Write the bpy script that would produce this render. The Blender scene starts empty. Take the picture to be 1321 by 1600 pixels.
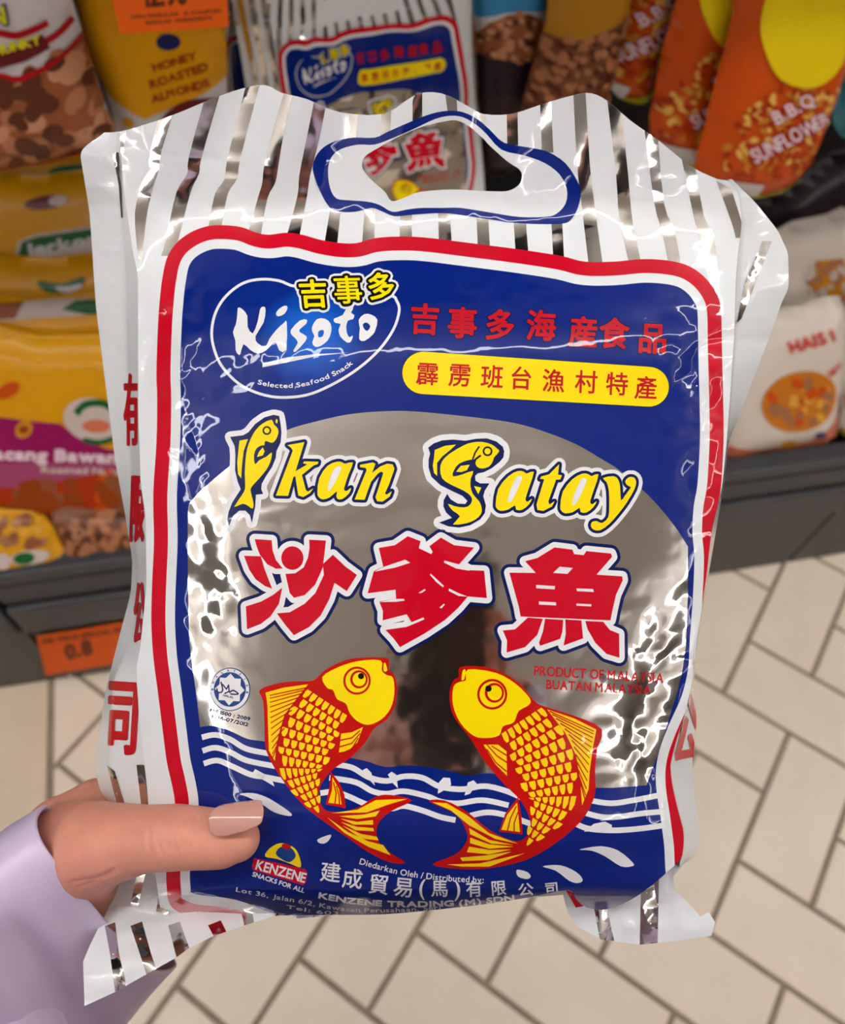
import bpy, bmesh, math, random
import numpy as np
from mathutils import Vector, Matrix
from mathutils.geometry import delaunay_2d_cdt

SC = bpy.context.scene
COL = SC.collection
rng = random.Random(7)

# ------------------------------------------------------------------ camera
FPX, CAM_H = 1229.0, 1.40                    # focal length in pixels of a 1321x1600 picture, eye height
PITCH, ROLL, YAW = 1.01300088, -0.10307807, math.radians(16.143)
def _rz(v):
    c, s = math.cos(YAW), math.sin(YAW)
    return np.array([c*v[0]+s*v[1], -s*v[0]+c*v[1], v[2]])
_r0 = np.array([1., 0, 0]); _d0 = np.array([0, -math.sin(PITCH), -math.cos(PITCH)])
_cr, _sr = math.cos(ROLL), math.sin(ROLL)
RIGHT = _rz(_r0*_cr + _d0*_sr); DOWN = _rz(-_r0*_sr + _d0*_cr)
FWD = _rz(np.array([0, math.cos(PITCH), -math.sin(PITCH)]))
EYE = np.array([0, 0, CAM_H])
cam_d = bpy.data.cameras.new('camera'); cam = bpy.data.objects.new('camera', cam_d); COL.objects.link(cam)
m = Matrix.Identity(4)
for i in range(3):
    m[i][0] = RIGHT[i]; m[i][1] = -DOWN[i]; m[i][2] = -FWD[i]; m[i][3] = EYE[i]
cam.matrix_world = m
cam_d.sensor_fit = 'VERTICAL'; cam_d.sensor_height = 24.0; cam_d.lens = FPX/1600*24.0
cam_d.clip_start = 0.01; cam_d.clip_end = 50
cam_d.dof.use_dof = True; cam_d.dof.focus_distance = 0.262; cam_d.dof.aperture_fstop = 7.2
SC.camera = cam

# ------------------------------------------------------------------ world, exposure
world = bpy.data.worlds.new('world'); SC.world = world; world.use_nodes = True
world.node_tree.nodes['Background'].inputs[0].default_value = (0.80, 0.78, 0.75, 1)
world.node_tree.nodes['Background'].inputs[1].default_value = 0.35
SC.view_settings.view_transform = 'Standard'; SC.view_settings.look = 'None'
SC.view_settings.exposure = 0.02; SC.view_settings.gamma = 1.0
SC.view_settings.use_curve_mapping = False
LAMP_W = 25.0                                  # emission strength of the ceiling strips
LAMPS = [(0.3, -2.2, 5.2, 0.055, 'x', 'long hanging strip light at the far side of the aisle'),
         (0.3, 0.25, 5.2, 0.055, 'x', 'long hanging strip light right above the shelf front'),
         (-2.3, -0.9, 3.2, 0.055, 'y', 'added hanging strip light on the left, brightening the sleeve and bag edge'),  # side strip added to brighten the sleeve and the bag's left edge
         (3.4, -0.9, 3.2, 0.055, 'y', 'added hanging strip light on the right, brightening the bag edge')]  # side strip added to brighten the bag's right edge
BULGE, WRINKLE = 0.019, 0.0015                # fullness of the big bag and depth of its crumples (m)

# ------------------------------------------------------------------ pixel rays (measured in the photograph)
def rays(P):
    P = np.asarray(P, float)
    return (RIGHT[None]*(P[:, :1]-660.5) + DOWN[None]*(P[:, 1:2]-800.0) + FWD[None]*FPX)/FPX
def at_depth(P, d):
    return EYE[None] + rays(P)*np.asarray(d, float).reshape(-1, 1)
def pt(x, y, d):
    return Vector(at_depth([(x, y)], [d])[0])
def on_plane(P, Y0, z0, k):                   # plane y = Y0 + (z - z0) * k
    q = rays(P); t = (Y0+(CAM_H-z0)*k)/(q[:, 1]-k*q[:, 2])
    return EYE[None] + q*t[:, None]
def on_floor(x, y, z=0.0):
    q = rays([(x, y)])[0]; return EYE + q*((z-CAM_H)/q[2])

# ------------------------------------------------------------------ materials
def srgb(c):
    return tuple(((v/255.0)/12.92 if v/255.0 <= 0.04045 else ((v/255.0+0.055)/1.055)**2.4) for v in c) + (1.0,)
MATS = {}
def mat(name, rgb, rough=0.5, metal=0.0, coat=0.0, coat_rough=0.08, bump=None, vary=0.0, vary_scale=20.0,
        sss=0.0, spec=0.5, sheen=0.0, aniso=0.0, emit=0.0, coat_ior=1.5):
    if name in MATS: return MATS[name]
    M = bpy.data.materials.new(name); M.use_nodes = True; MATS[name] = M
    nt = M.node_tree; b = nt.nodes['Principled BSDF']
    col = srgb(rgb)
    b.inputs['Base Color'].default_value = col
    b.inputs['Roughness'].default_value = rough; b.inputs['Metallic'].default_value = metal
    b.inputs['Coat Weight'].default_value = coat; b.inputs['Coat Roughness'].default_value = coat_rough
    b.inputs['Specular IOR Level'].default_value = spec; b.inputs['Coat IOR'].default_value = coat_ior
    b.inputs['Sheen Weight'].default_value = sheen
    b.inputs['Anisotropic'].default_value = aniso
    if sss:
        b.inputs['Subsurface Weight'].default_value = sss
        b.inputs['Subsurface Radius'].default_value = (0.006, 0.0022, 0.0012)
        b.inputs['Subsurface Scale'].default_value = 1.0
    if emit:
        b.inputs['Emission Color'].default_value = col; b.inputs['Emission Strength'].default_value = emit
    tc = nt.nodes.new('ShaderNodeTexCoord')
    if vary:
        n = nt.nodes.new('ShaderNodeTexNoise'); n.inputs['Scale'].default_value = vary_scale; n.inputs['Detail'].default_value = 4
        nt.links.new(tc.outputs['Object'], n.inputs['Vector'])
        h = nt.nodes.new('ShaderNodeHueSaturation'); h.inputs['Color'].default_value = col
        r = nt.nodes.new('ShaderNodeMapRange'); r.inputs[1].default_value = 0.3; r.inputs[2].default_value = 0.7
        r.inputs[3].default_value = 1-vary; r.inputs[4].default_value = 1+vary
        nt.links.new(n.outputs['Fac'], r.inputs[0]); nt.links.new(r.outputs[0], h.inputs['Value'])
        nt.links.new(h.outputs['Color'], b.inputs['Base Color'])
    if bump:
        prev = None
        for (sc, dist, det) in bump:
            n = nt.nodes.new('ShaderNodeTexNoise'); n.inputs['Scale'].default_value = sc; n.inputs['Detail'].default_value = det
            nt.links.new(tc.outputs['Object'], n.inputs['Vector'])
            u = nt.nodes.new('ShaderNodeBump'); u.inputs['Strength'].default_value = 1.0; u.inputs['Distance'].default_value = dist
            nt.links.new(n.outputs['Fac'], u.inputs['Height'])
            if prev: nt.links.new(prev.outputs['Normal'], u.inputs['Normal'])
            prev = u
        nt.links.new(prev.outputs['Normal'], b.inputs['Normal'])
        nt.links.new(prev.outputs['Normal'], b.inputs['Coat Normal'])
    return M
FB = [(55, 0.00022, 2)]                          # film relief shared by every ink of the bag
def ink(name, rgb, **k):
    return mat(name, rgb, rough=0.42, coat=1.0, coat_rough=0.03, bump=FB, spec=0.08, coat_ior=1.36, **k)
ink('white_film', (230, 233, 233)); ink('blue_ink', (0, 32, 124)); ink('red_ink', (205, 0, 34))
ink('yellow_ink', (255, 226, 0)); ink('navy_ink', (2, 24, 84)); ink('black_ink', (14, 16, 18))
ink('white_ink', (236, 236, 236)); ink('text_red', (196, 14, 30)); ink('koi_red', (196, 8, 4)); ink('koi_yellow', (255, 214, 10))
ink('orange_brown', (190, 60, 10)); ink('emblem_blue', (24, 62, 130))
mat('foil', (214, 210, 205), rough=0.10, metal=1.0, bump=FB)
mat('bag_inside', (190, 190, 192), rough=0.25, metal=1.0)

# ------------------------------------------------------------------ object helpers
def link(name, me, parent=None, mats=()):
    o = bpy.data.objects.new(name, me); COL.objects.link(o)
    for mm in mats: me.materials.append(MATS[mm] if isinstance(mm, str) else mm)
    if parent is not None:
        o.parent = parent; o.matrix_parent_inverse = world_inv(parent)
    return o
WM = {}
def world_inv(o): return WM[o.name].inverted() if o.name in WM else Matrix.Identity(4)
def tag(o, label=None, cat=None, group=None, kind=None):
    if label: o['label'] = label
    if cat: o['category'] = cat
    if group: o['group'] = group
    if kind: o['kind'] = kind
    return o
def thing(name, loc, label, cat, group=None):
    e = bpy.data.objects.new(name, None); COL.objects.link(e); e.empty_display_size = 0.02
    e.location = Vector(loc); WM[e.name] = Matrix.Translation(Vector(loc))
    return tag(e, label, cat, group)
def mesh_from(name, verts, faces, smooth=True, idx=None, normals=None):
    me = bpy.data.meshes.new(name); me.from_pydata([tuple(v) for v in verts], [], faces)
    if idx is not None: me.polygons.foreach_set('material_index', idx)
    if smooth: me.polygons.foreach_set('use_smooth', [True]*len(me.polygons))
    me.update()
    if normals is not None: me.normals_split_custom_set_from_vertices([tuple(n) for n in normals])
    return me
def box_bm(bm, c, s, rot=None, bevel=0.0):
    r = bmesh.ops.create_cube(bm, size=1.0)
    for v in r['verts']:
        v.co = Vector((v.co.x*s[0], v.co.y*s[1], v.co.z*s[2]))
    if bevel:
        es = list({e for v in r['verts'] for e in v.link_edges})
        rb = bmesh.ops.bevel(bm, geom=es, offset=bevel, segments=2, profile=0.5, affect='EDGES')
        vs = list({v for f in rb['faces'] for v in f.verts} | {v for v in r['verts'] if v.is_valid})
    else: vs = r['verts']
    for v in vs:
        p = v.co.copy()
        if rot: p = rot @ p
        v.co = p + Vector(c)
def bm_obj(name, bm, parent, mats, smooth=False):
    me = bpy.data.meshes.new(name); bm.to_mesh(me); bm.free()
    if smooth: me.polygons.foreach_set('use_smooth', [True]*len(me.polygons))
    return link(name, me, parent, mats)
def box_obj(name, c, s, parent, mm, bevel=0.0, rot=None):
    bm = bmesh.new(); box_bm(bm, c, s, rot, bevel); return bm_obj(name, bm, parent, [mm])
def tube_mesh(pts, radii, seg=12, caps=True):
    V, Fc = [], []
    n = len(pts); pts = [Vector(p) for p in pts]
    prev = None
    for i, p in enumerate(pts):
        d = (pts[min(i+1, n-1)]-pts[max(i-1, 0)]).normalized()
        if prev is None:
            a = Vector((0, 0, 1)) if abs(d.z) < 0.9 else Vector((1, 0, 0)); u = d.cross(a).normalized()
        else: u = (prev - d*prev.dot(d)).normalized()
        prev = u; w = d.cross(u)
        for k in range(seg):
            t = 2*math.pi*k/seg; V.append(p+(u*math.cos(t)+w*math.sin(t))*radii[i])
    for i in range(n-1):
        for k in range(seg):
            a, b = i*seg+k, i*seg+(k+1) % seg; Fc.append((a, b, b+seg, a+seg))
    if caps: Fc.append(tuple(range(seg-1, -1, -1))); Fc.append(tuple((n-1)*seg+k for k in range(seg)))
    return V, Fc

# ------------------------------------------------------------------ flat artwork: polygons, strokes, glyphs, tessellation
def crop(x0, y0, s):                            # coordinates read in an enlarged crop -> photograph pixels
    return lambda pts: [(x0+p[0]*s, y0+p[1]*s) for p in pts]
def cr_spline(pts, n=5, closed=True):
    P = [np.array(p, float) for p in pts]; N = len(P); out = []
    rngi = range(N) if closed else range(N-1)
    for i in rngi:
        p0 = P[(i-1) % N] if closed or i > 0 else P[i]; p1 = P[i]; p2 = P[(i+1) % N]
        p3 = P[(i+2) % N] if closed or i+2 < N else P[(i+1) % N]
        for k in range(n):
            t = k/n
            out.append(tuple(0.5*((2*p1)+(-p0+p2)*t+(2*p0-5*p1+4*p2-p3)*t*t+(-p0+3*p1-3*p2+p3)*t**3)))
    if not closed: out.append(tuple(P[-1]))
    return out
sm = cr_spline
def disc(cx, cy, rx, ry=None, n=20, rot=0.0):
    ry = rx if ry is None else ry; c, s = math.cos(rot), math.sin(rot); o = []
    for k in range(n):
        t = 2*math.pi*k/n; x, y = rx*math.cos(t), ry*math.sin(t); o.append((cx+c*x-s*y, cy+s*x+c*y))
    return o
def stroke(pts, w, closed=False, n=10):
    out = []; N = len(pts); r = w/2
    for i in range(N if closed else N-1):
        a = np.array(pts[i], float); b = np.array(pts[(i+1) % N], float); d = b-a; L = np.hypot(*d)
        if L < 1e-6: continue
        nrm = np.array([-d[1], d[0]])/L*r
        out.append([tuple(a+nrm), tuple(b+nrm), tuple(b-nrm), tuple(a-nrm)])
    for p in pts: out.append(disc(p[0], p[1], r, r, n))
    return out
def ribbon(pts, w0, w1=None):                   # one tapering polygon along a line
    w1 = w0 if w1 is None else w1; P = [np.array(p, float) for p in pts]; N = len(P); L, R = [], []
    for i in range(N):
        d = P[min(i+1, N-1)]-P[max(i-1, 0)]; d = d/max(np.hypot(*d), 1e-9); nn = np.array([-d[1], d[0]])
        w = (w0+(w1-w0)*i/(N-1))/2; L.append(tuple(P[i]+nn*w)); R.append(tuple(P[i]-nn*w))
    return L+R[::-1]
def grow(polys, r, n=10):                       # polygons widened by r
    out = list(polys)
    for p in polys: out += stroke(p, 2*r, True, n)
    return out
_G = {}
def glyph(ch):
    if ch in _G: return _G[ch]
    c = bpy.data.curves.new('glyph', 'FONT'); c.body = ch; c.size = 1; c.resolution_u = 3
    o = bpy.data.objects.new('glyph', c); COL.objects.link(o)
    me = bpy.data.meshes.new_from_object(o.evaluated_get(bpy.context.evaluated_depsgraph_get()))
    V = [(v.co.x, v.co.y) for v in me.vertices]
    T = [tuple(p.vertices) for p in me.polygons]
    cnt = {}
    for t in T:
        for i in range(len(t)):
            e = tuple(sorted((t[i], t[(i+1) % len(t)]))); cnt[e] = cnt.get(e, 0)+1
    B = [e for e, k in cnt.items() if k == 1]
    bpy.data.objects.remove(o); bpy.data.curves.remove(c); bpy.data.meshes.remove(me)
    xs = [v[0] for v in V] or [0, .3]; ys = [v[1] for v in V] or [0, 0]
    _G[ch] = (V, T, B, (min(xs), max(xs), min(ys), max(ys))); return _G[ch]
def gl(ch, cx, cy, size, rot=0.0, sx=1.0, shear=0.0, bold=0.0, base=None):
    V, T, B, bb = glyph(ch); ox, oy = (bb[0]+bb[1])/2, (bb[2]+bb[3])/2
    if base is not None: ox, oy = base
    c, s = math.cos(rot), math.sin(rot)
    def f(v):
        x = (v[0]-ox)*size*sx + (v[1]-oy)*size*shear; y = -(v[1]-oy)*size
        return (cx+c*x-s*y, cy+s*x+c*y)
    W = [f(v) for v in V]; out = [[W[i] for i in t] for t in T]
    if bold:
        for a, b in B: out += stroke([W[a], W[b]], 2*bold, False, 8 if bold > 2 else 6)
    return out
ADV = {' ': .3, 'i': .25, 'l': .25, 'I': .28, '/': .3, '.': .28, ',': .28, ':': .28, '(': .33, ')': .33, 'M': .87, 'W': .95, 'm': .86, 'w': .8}
def adv(ch):
    if ch in ADV: return ADV[ch]
    bb = glyph(ch)[3]; return bb[1]-bb[0]+0.10
def tline(s, p0, p1, cap, bold=0.0, shear=0.0):   # text on a straight baseline between two points
    p0, p1 = np.array(p0, float), np.array(p1, float); L = np.hypot(*(p1-p0)); rot = math.atan2(p1[1]-p0[1], p1[0]-p0[0])
    tot = sum(adv(c) for c in s); size = cap/0.70; sx = L/(tot*size); x = 0; out = []
    for c in s:
        if c != ' ':
            q = p0+(p1-p0)*(x/tot); bb = glyph(c)[3]
            out += gl(c, q[0], q[1], size, rot, sx, shear, bold, base=(bb[0]-0.05, 0))
        x += adv(c)
    return out
def tarc(s, path, cap, bold=0.0):
    P = np.array(path, float); d = np.r_[0, np.cumsum(np.hypot(*np.diff(P, axis=0).T))]; L = d[-1]
    tot = sum(adv(c) for c in s); size = cap/0.70; sx = L/(tot*size); x = 0; out = []
    for c in s:
        a = (x+adv(c)/2)/tot*L; q = [np.interp(a, d, P[:, i]) for i in (0, 1)]
        q2 = [np.interp(min(a+2, L), d, P[:, i]) for i in (0, 1)]; q1 = [np.interp(max(a-2, 0), d, P[:, i]) for i in (0, 1)]
        bb = glyph(c)[3]
        if c != ' ': out += gl(c, q[0], q[1], size, math.atan2(q2[1]-q1[1], q2[0]-q1[0]), sx, 0, bold, base=((bb[0]+bb[1])/2, 0))
        x += adv(c)
    return out
def _inside(C, order, xs, polys):
    """which of the points C lie in any of the polygons"""
    res = np.zeros(len(C), bool)
    for q in polys:
        a = np.asarray(q, float); lo, hi = a.min(0), a.max(0)
        c = order[np.searchsorted(xs, lo[0]):np.searchsorted(xs, hi[0])]
        c = c[(C[c, 1] >= lo[1]) & (C[c, 1] <= hi[1])]
        c = c[~res[c]]
        if not len(c): continue
        px, py = C[c, 0], C[c, 1]; ins = np.zeros(len(c), bool)
        if len(a) <= 60 or len(c) > 3000:
            b = np.roll(a, -1, 0)
            for (x0, y0), (x1, y1) in zip(a, b):
                if y0 == y1: continue
                ins ^= ((y0 > py) != (y1 > py)) & (px < (x1-x0)*(py-y0)/(y1-y0)+x0)
        else:
            b = np.roll(a, -1, 0); k = a[:, 1] != b[:, 1]; a2, b2 = a[k], b[k]
            cr = ((a2[:, 1][None] > py[:, None]) != (b2[:, 1][None] > py[:, None])) & (px[:, None] < (b2[:, 0]-a2[:, 0])[None]*(py[:, None]-a2[:, 1][None])/(b2[:, 1]-a2[:, 1])[None]+a2[:, 0][None])
            ins = cr.sum(1) % 2 == 1
        res[c[ins]] = True
    return res
def tess(pos, neg=(), clip=None, step=6.0):
    V, E = [], []
    def add(p):
        b = len(V); n = len(p); V.extend(Vector((x, -y)) for x, y in p)
        E.extend((b+i, b+(i+1) % n) for i in range(n))
    for p in pos: add(p)
    if not V: return np.zeros((0, 2)), []
    xs = [v.x for v in V]; ys = [v.y for v in V]; x0, x1, y0, y1 = min(xs), max(xs), min(ys), max(ys)
    for p in neg: add(p)
    for p in (clip or ()):
        q = np.asarray(p)
        if q[:, 0].min() < x1 and q[:, 0].max() > x0: add(p)
    g = math.floor(x0/step)*step
    while g <= x1+step:
        if x0 < g < x1: V += [Vector((g, y0-1)), Vector((g, y1+1))]; E.append((len(V)-2, len(V)-1))
        g += step
    g = math.floor(y0/step)*step
    while g <= y1+step:
        if y0 < g < y1: V += [Vector((x0-1, g)), Vector((x1+1, g))]; E.append((len(V)-2, len(V)-1))
        g += step
    v, e, f, ov, oe, of = delaunay_2d_cdt(V, E, [], 0, 1e-4)
    W = np.array([(q.x, -q.y) for q in v]); T = np.array([t for t in f if len(t) == 3], int)
    if not len(T): return np.zeros((0, 2)), []
    C = W[T].mean(1); order = np.argsort(C[:, 0]); sx = C[order, 0]
    keep = _inside(C, order, sx, pos)
    if len(neg): keep &= ~_inside(C, order, sx, neg)
    if clip: keep &= _inside(C, order, sx, clip)
    T = T[keep]; used, inv = np.unique(T, return_inverse=True)
    return W[used].reshape(-1, 2), [tuple(int(k) for k in t) for t in inv.reshape(-1, 3)]
LAYER = 0.00006
def art_object(name, layers, sheet, parent, step=6.0, clip=None, base=1):
    """layers: list of (polygons, material, layer[, holes]) -> one mesh lying on the sheet"""
    V, N, Fc, I, ms = [], [], [], [], []
    for L in layers:
        polys, mm, ly = L[0], L[1], L[2]; neg = L[3] if len(L) > 3 else ()
        P, T = tess(polys, neg, clip, step)
        if not len(P): continue
        if mm not in ms: ms.append(mm)
        pos, nor = sheet(P); b = len(V)
        V.extend(pos+nor*(LAYER*(ly+base))); N.extend(nor)
        Fc += [tuple(i+b for i in t) for t in T]; I += [ms.index(mm)]*len(T)
    if not V: return None
    me = mesh_from(name, V, Fc, True, I, N)
    return link(name, me, parent, ms)
# smooth value noise on pixel coordinates
_VN = {}
def vnoise(P, scale, seed):
    if seed not in _VN: _VN[seed] = np.random.RandomState(seed).rand(64, 64)
    r = _VN[seed]
    q = P/scale; i = np.floor(q).astype(int); f = q-i; f = f*f*f*(f*(f*6-15)+10)
    g = lambda a, b: r[a % 64, b % 64]
    return (g(i[:, 0], i[:, 1])*(1-f[:, 0])+g(i[:, 0]+1, i[:, 1])*f[:, 0])*(1-f[:, 1]) + (g(i[:, 0], i[:, 1]+1)*(1-f[:, 0])+g(i[:, 0]+1, i[:, 1]+1)*f[:, 0])*f[:, 1]
def ridged(P, scale, seed, oct=3):
    o = np.zeros(len(P)); a = 1.0
    for k in range(oct):
        w = P + 0.35*scale*np.c_[vnoise(P, scale*1.3, seed+50+k)-.5, vnoise(P, scale*1.3, seed+70+k)-.5]
        n = np.sqrt((vnoise(w, scale, seed+k)-.5)**2*4 + 0.004); o += a*n; a *= .5; scale *= .5
    return o
def sstep(a, b, x):
    t = np.clip((x-a)/(b-a), 0, 1); return t*t*(3-2*t)
# ================================================================== the setting
mat('grout', (152, 136, 116), rough=0.9, vary=0.12, vary_scale=40)
mat('tile', (240, 222, 200), rough=0.38, vary=0.035, vary_scale=9, bump=[(60, 0.0003, 3)])
mat('tile_warm', (226, 204, 176), rough=0.38, vary=0.04, vary_scale=7, bump=[(60, 0.0003, 3)])
mat('wall_paint', (112, 104, 97), rough=0.8, vary=0.03, vary_scale=3)
mat('ceiling_paint', (208, 200, 191), rough=0.85, vary=0.03, vary_scale=2)
mat('lamp_body', (225, 225, 222), rough=0.4)
mat('lamp_glow', (252, 252, 255), rough=0.5, emit=LAMP_W)
mat('shelf_grey', (66, 67, 70), rough=0.45, metal=0.2, vary=0.05, vary_scale=8)
mat('shelf_dark', (34, 34, 36), rough=0.5, metal=0.2)
mat('kick_brown', (70, 66, 61), rough=0.5, vary=0.06, vary_scale=5)
mat('back_dark', (40, 36, 35), rough=0.7)
mat('steel', (190, 190, 190), rough=0.3, metal=1.0)

FRONT = 0.4175*CAM_H                       # the shelf's front plane
SHZ = 0.425                                # height of its lip
XL, XR, YB, YF, CEIL = -3.2, 3.8, 1.45, -2.8, 2.75
def slab(name, c, s, mm):
    o = box_obj(name, c, s, None, mm); o['kind'] = 'structure'; return o
floor = slab('floor', ((XL+XR)/2, (YB+YF)/2, -0.052), (XR-XL, YB-YF, 0.096), 'grout')
floor['label'] = 'shop floor of beige herringbone tiles with brown joints'
slab('ceiling', ((XL+XR)/2, (YB+YF)/2, CEIL+0.05), (XR-XL, YB-YF, 0.1), 'ceiling_paint')
slab('wall_back', ((XL+XR)/2, YB+0.05, CEIL/2), (XR-XL, 0.1, CEIL), 'wall_paint')
slab('wall_front', ((XL+XR)/2, YF-0.05, CEIL/2), (XR-XL, 0.1, CEIL), 'wall_paint')
slab('wall_left', (XL-0.05, (YB+YF)/2, CEIL/2), (0.1, YB-YF, CEIL), 'wall_paint')
slab('wall_right', (XR+0.05, (YB+YF)/2, CEIL/2), (0.1, YB-YF, CEIL), 'wall_paint')

# ---- ceiling strips (lamps of the shop, plus two side strips added as fill)
def ceiling_light(cx, cy, L, W, axis, label):
    t = thing('ceiling_light', (cx, cy, CEIL), label, 'light', 'hanging strip lights')
    zl = CEIL-0.32; dim = (lambda l, w, h: (l, w, h)) if axis == 'x' else (lambda l, w, h: (w, l, h))
    box_obj('housing', (cx, cy, zl), dim(L, 0.045, 0.05), t, 'lamp_body', 0.004)
    box_obj('diffuser', (cx, cy, zl-0.032), dim(L, W, 0.014), t, 'lamp_glow', 0.003)
    box_obj('added_uplight', (cx, cy, zl+0.032), dim(L, W*0.5, 0.014), t, 'lamp_glow', 0.003)  # glow added on top to brighten the ceiling mirrored in the foil
    for sx in (-1, 0, 1):
        o = sx*L*0.42; box_obj('hanger', (cx+(o if axis == 'x' else 0), cy+(0 if axis == 'x' else o), CEIL-0.148), (0.006, 0.006, 0.296), t, 'steel')
for cx, cy, L, W, ax_, lb in LAMPS: ceiling_light(cx, cy, L, W, ax_, lb)

# ---- herringbone tiles, each a piece of the floor
TW = 0.092905*CAM_H; _ly = -0.49875135
def lat(a, b):
    c, s = math.cos(_ly), math.sin(_ly)
    X = 0.092905*(c*a+s*b)+0.426169; Y = 0.092905*(s*a-c*b)+0.388547
    v = _rz(np.array([X*CAM_H, Y*CAM_H, 0])); return v
GAP = 0.009
bp0, bp1 = on_floor(82, 1075), on_floor(80, 1250)
bd = Vector((bp1-bp0)).normalized(); bn = Vector((-bd.y, bd.x, 0))
if bn.dot(Vector(lat(0, 0)-bp0)) < 0: bn = -bn
ex = Vector(lat(1, 0)-lat(0, 0)).normalized(); ey = Vector(lat(0, -1)-lat(0, 0)).normalized()
def tile_mesh(L, W):
    bm = bmesh.new(); box_bm(bm, (0, 0, -0.004), (L-GAP, W-GAP, 0.008), None, 0.0)
    top = [e for e in bm.edges if all(v.co.z > -0.001 for v in e.verts)]
    bmesh.ops.bevel(bm, geom=top, offset=0.0012, segments=1, affect='EDGES')
    me = bpy.data.meshes.new('tile'); bm.to_mesh(me); bm.free(); me.materials.append(MATS['tile']); return me
me2 = tile_mesh(2*TW, TW)
rotA = math.atan2(ex.y, ex.x); rotB = math.atan2(ey.y, ey.x)
def add_tile(c, rot):
    o = bpy.data.objects.new('tile', me2); COL.objects.link(o)
    o.matrix_world = Matrix.Translation(Vector((c[0], c[1], 0.0))) @ Matrix.Rotation(rot, 4, 'Z')
    o.parent = floor
def corner(c, rot):
    R = Matrix.Rotation(rot, 4, 'Z')
    return [Vector((c[0], c[1], 0))+R @ Vector((sx*(TW-GAP/2), sy*(TW/2-GAP/2), 0)) for sx, sy in ((-1, -1), (1, -1), (1, 1), (-1, 1))]
for mm_ in range(-14, 15):
    for nn_ in range(-8, 9):
        ta, tb = -mm_+nn_, mm_+3*nn_
        for (a, b, rot) in ((0.5+ta, -2+tb, rotB), (1+ta, -0.5+tb, rotA)):
            c = lat(a, b)
            if not (-1.2 < c[0] < 1.9 and -0.95 < c[1] < FRONT+0.10): continue
            ds = [bn.dot(k-Vector(bp0)) for k in corner(c, rot)]
            if max(ds) < 0.004: continue
            if min(ds) > 0.004: add_tile(c, rot)
            else:                                   # cut at the border joint
                bm = bmesh.new(); box_bm(bm, (0, 0, -0.004), (2*TW-GAP, TW-GAP, 0.008))
                bmesh.ops.transform(bm, matrix=Matrix.Translation(Vector((c[0], c[1], 0))) @ Matrix.Rotation(rot, 4, 'Z'), verts=bm.verts)
                g = bmesh.ops.bisect_plane(bm, geom=bm.verts[:]+bm.edges[:]+bm.faces[:], plane_co=Vector(bp0)+bn*0.004, plane_no=bn, clear_inner=True)
                bmesh.ops.holes_fill(bm, edges=bm.edges, sides=0)
                if len(bm.faces) > 3: bm_obj('tile', bm, floor, ['tile'])
                else: bm.free()
# plain border tiles beyond the joint
for k in range(-3, 3):
    for r_ in range(3):
        c = Vector(bp0) - bn*(0.30+0.004+0.6*r_) + bd*(0.18+0.6*k)
        if c.y > FRONT+0.35 or c.y < -1.3: continue
        bm = bmesh.new(); box_bm(bm, (0, 0, -0.004), (0.6-GAP, 0.6-GAP, 0.008), Matrix.Rotation(math.atan2(bd.y, bd.x), 3, 'Z'), 0.0)
        bmesh.ops.translate(bm, verts=bm.verts, vec=Vector((c.x, c.y, 0)))
        bm_obj('tile', bm, floor, ['tile_warm'])

# ---- shop shelf: base, lip, deck, back panel
shelf = thing('shelf_unit', (0.4, FRONT+0.25, 0), 'dark grey shop shelf base with a deep ledge and lip, packed with snack bags', 'shelf')
SX0, SX1 = -1.3, 2.1
seams = [float(on_plane([(6, 960)], FRONT, 0, 0)[0][0]), float(on_plane([(1318, 800)], FRONT, 0, 0)[0][0])]
xs_ = [SX0] + seams + [SX1]
for i in range(3):
    x0, x1 = xs_[i]+0.003, xs_[i+1]-0.003
    box_obj('kick_panel', ((x0+x1)/2, FRONT+0.022, 0.105), (x1-x0, 0.02, 0.21), shelf, 'kick_brown', 0.002)
    box_obj('front_rail', ((x0+x1)/2, FRONT+0.012, 0.262), (x1-x0, 0.024, 0.085), shelf, 'shelf_grey', 0.006)
    box_obj('upper_rail', ((x0+x1)/2, FRONT+0.020, 0.338), (x1-x0, 0.024, 0.055), shelf, 'shelf_grey', 0.005)
    box_obj('lip', ((x0+x1)/2, FRONT+0.006, SHZ-0.012), (x1-x0, 0.034, 0.024), shelf, 'shelf_grey', 0.004)
box_obj('inner_frame', ((SX0+SX1)/2, FRONT+0.06, 0.19), (SX1-SX0, 0.05, 0.38), shelf, 'shelf_dark')
box_obj('deck', ((SX0+SX1)/2, FRONT+0.29, SHZ-0.047), (SX1-SX0, 0.54, 0.02), shelf, 'shelf_dark')
box_obj('back_panel', ((SX0+SX1)/2, FRONT+0.57, 0.95), (SX1-SX0, 0.02, 1.9), shelf, 'back_dark')
for zz in (1.30, 1.62, 1.88):  # unseen boards, added deep and low to shade the goods below
    box_obj('shade_board', ((SX0+SX1)/2, FRONT+0.29, zz), (SX1-SX0, 0.54, 0.025), shelf, 'shelf_grey', 0.003)
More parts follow.
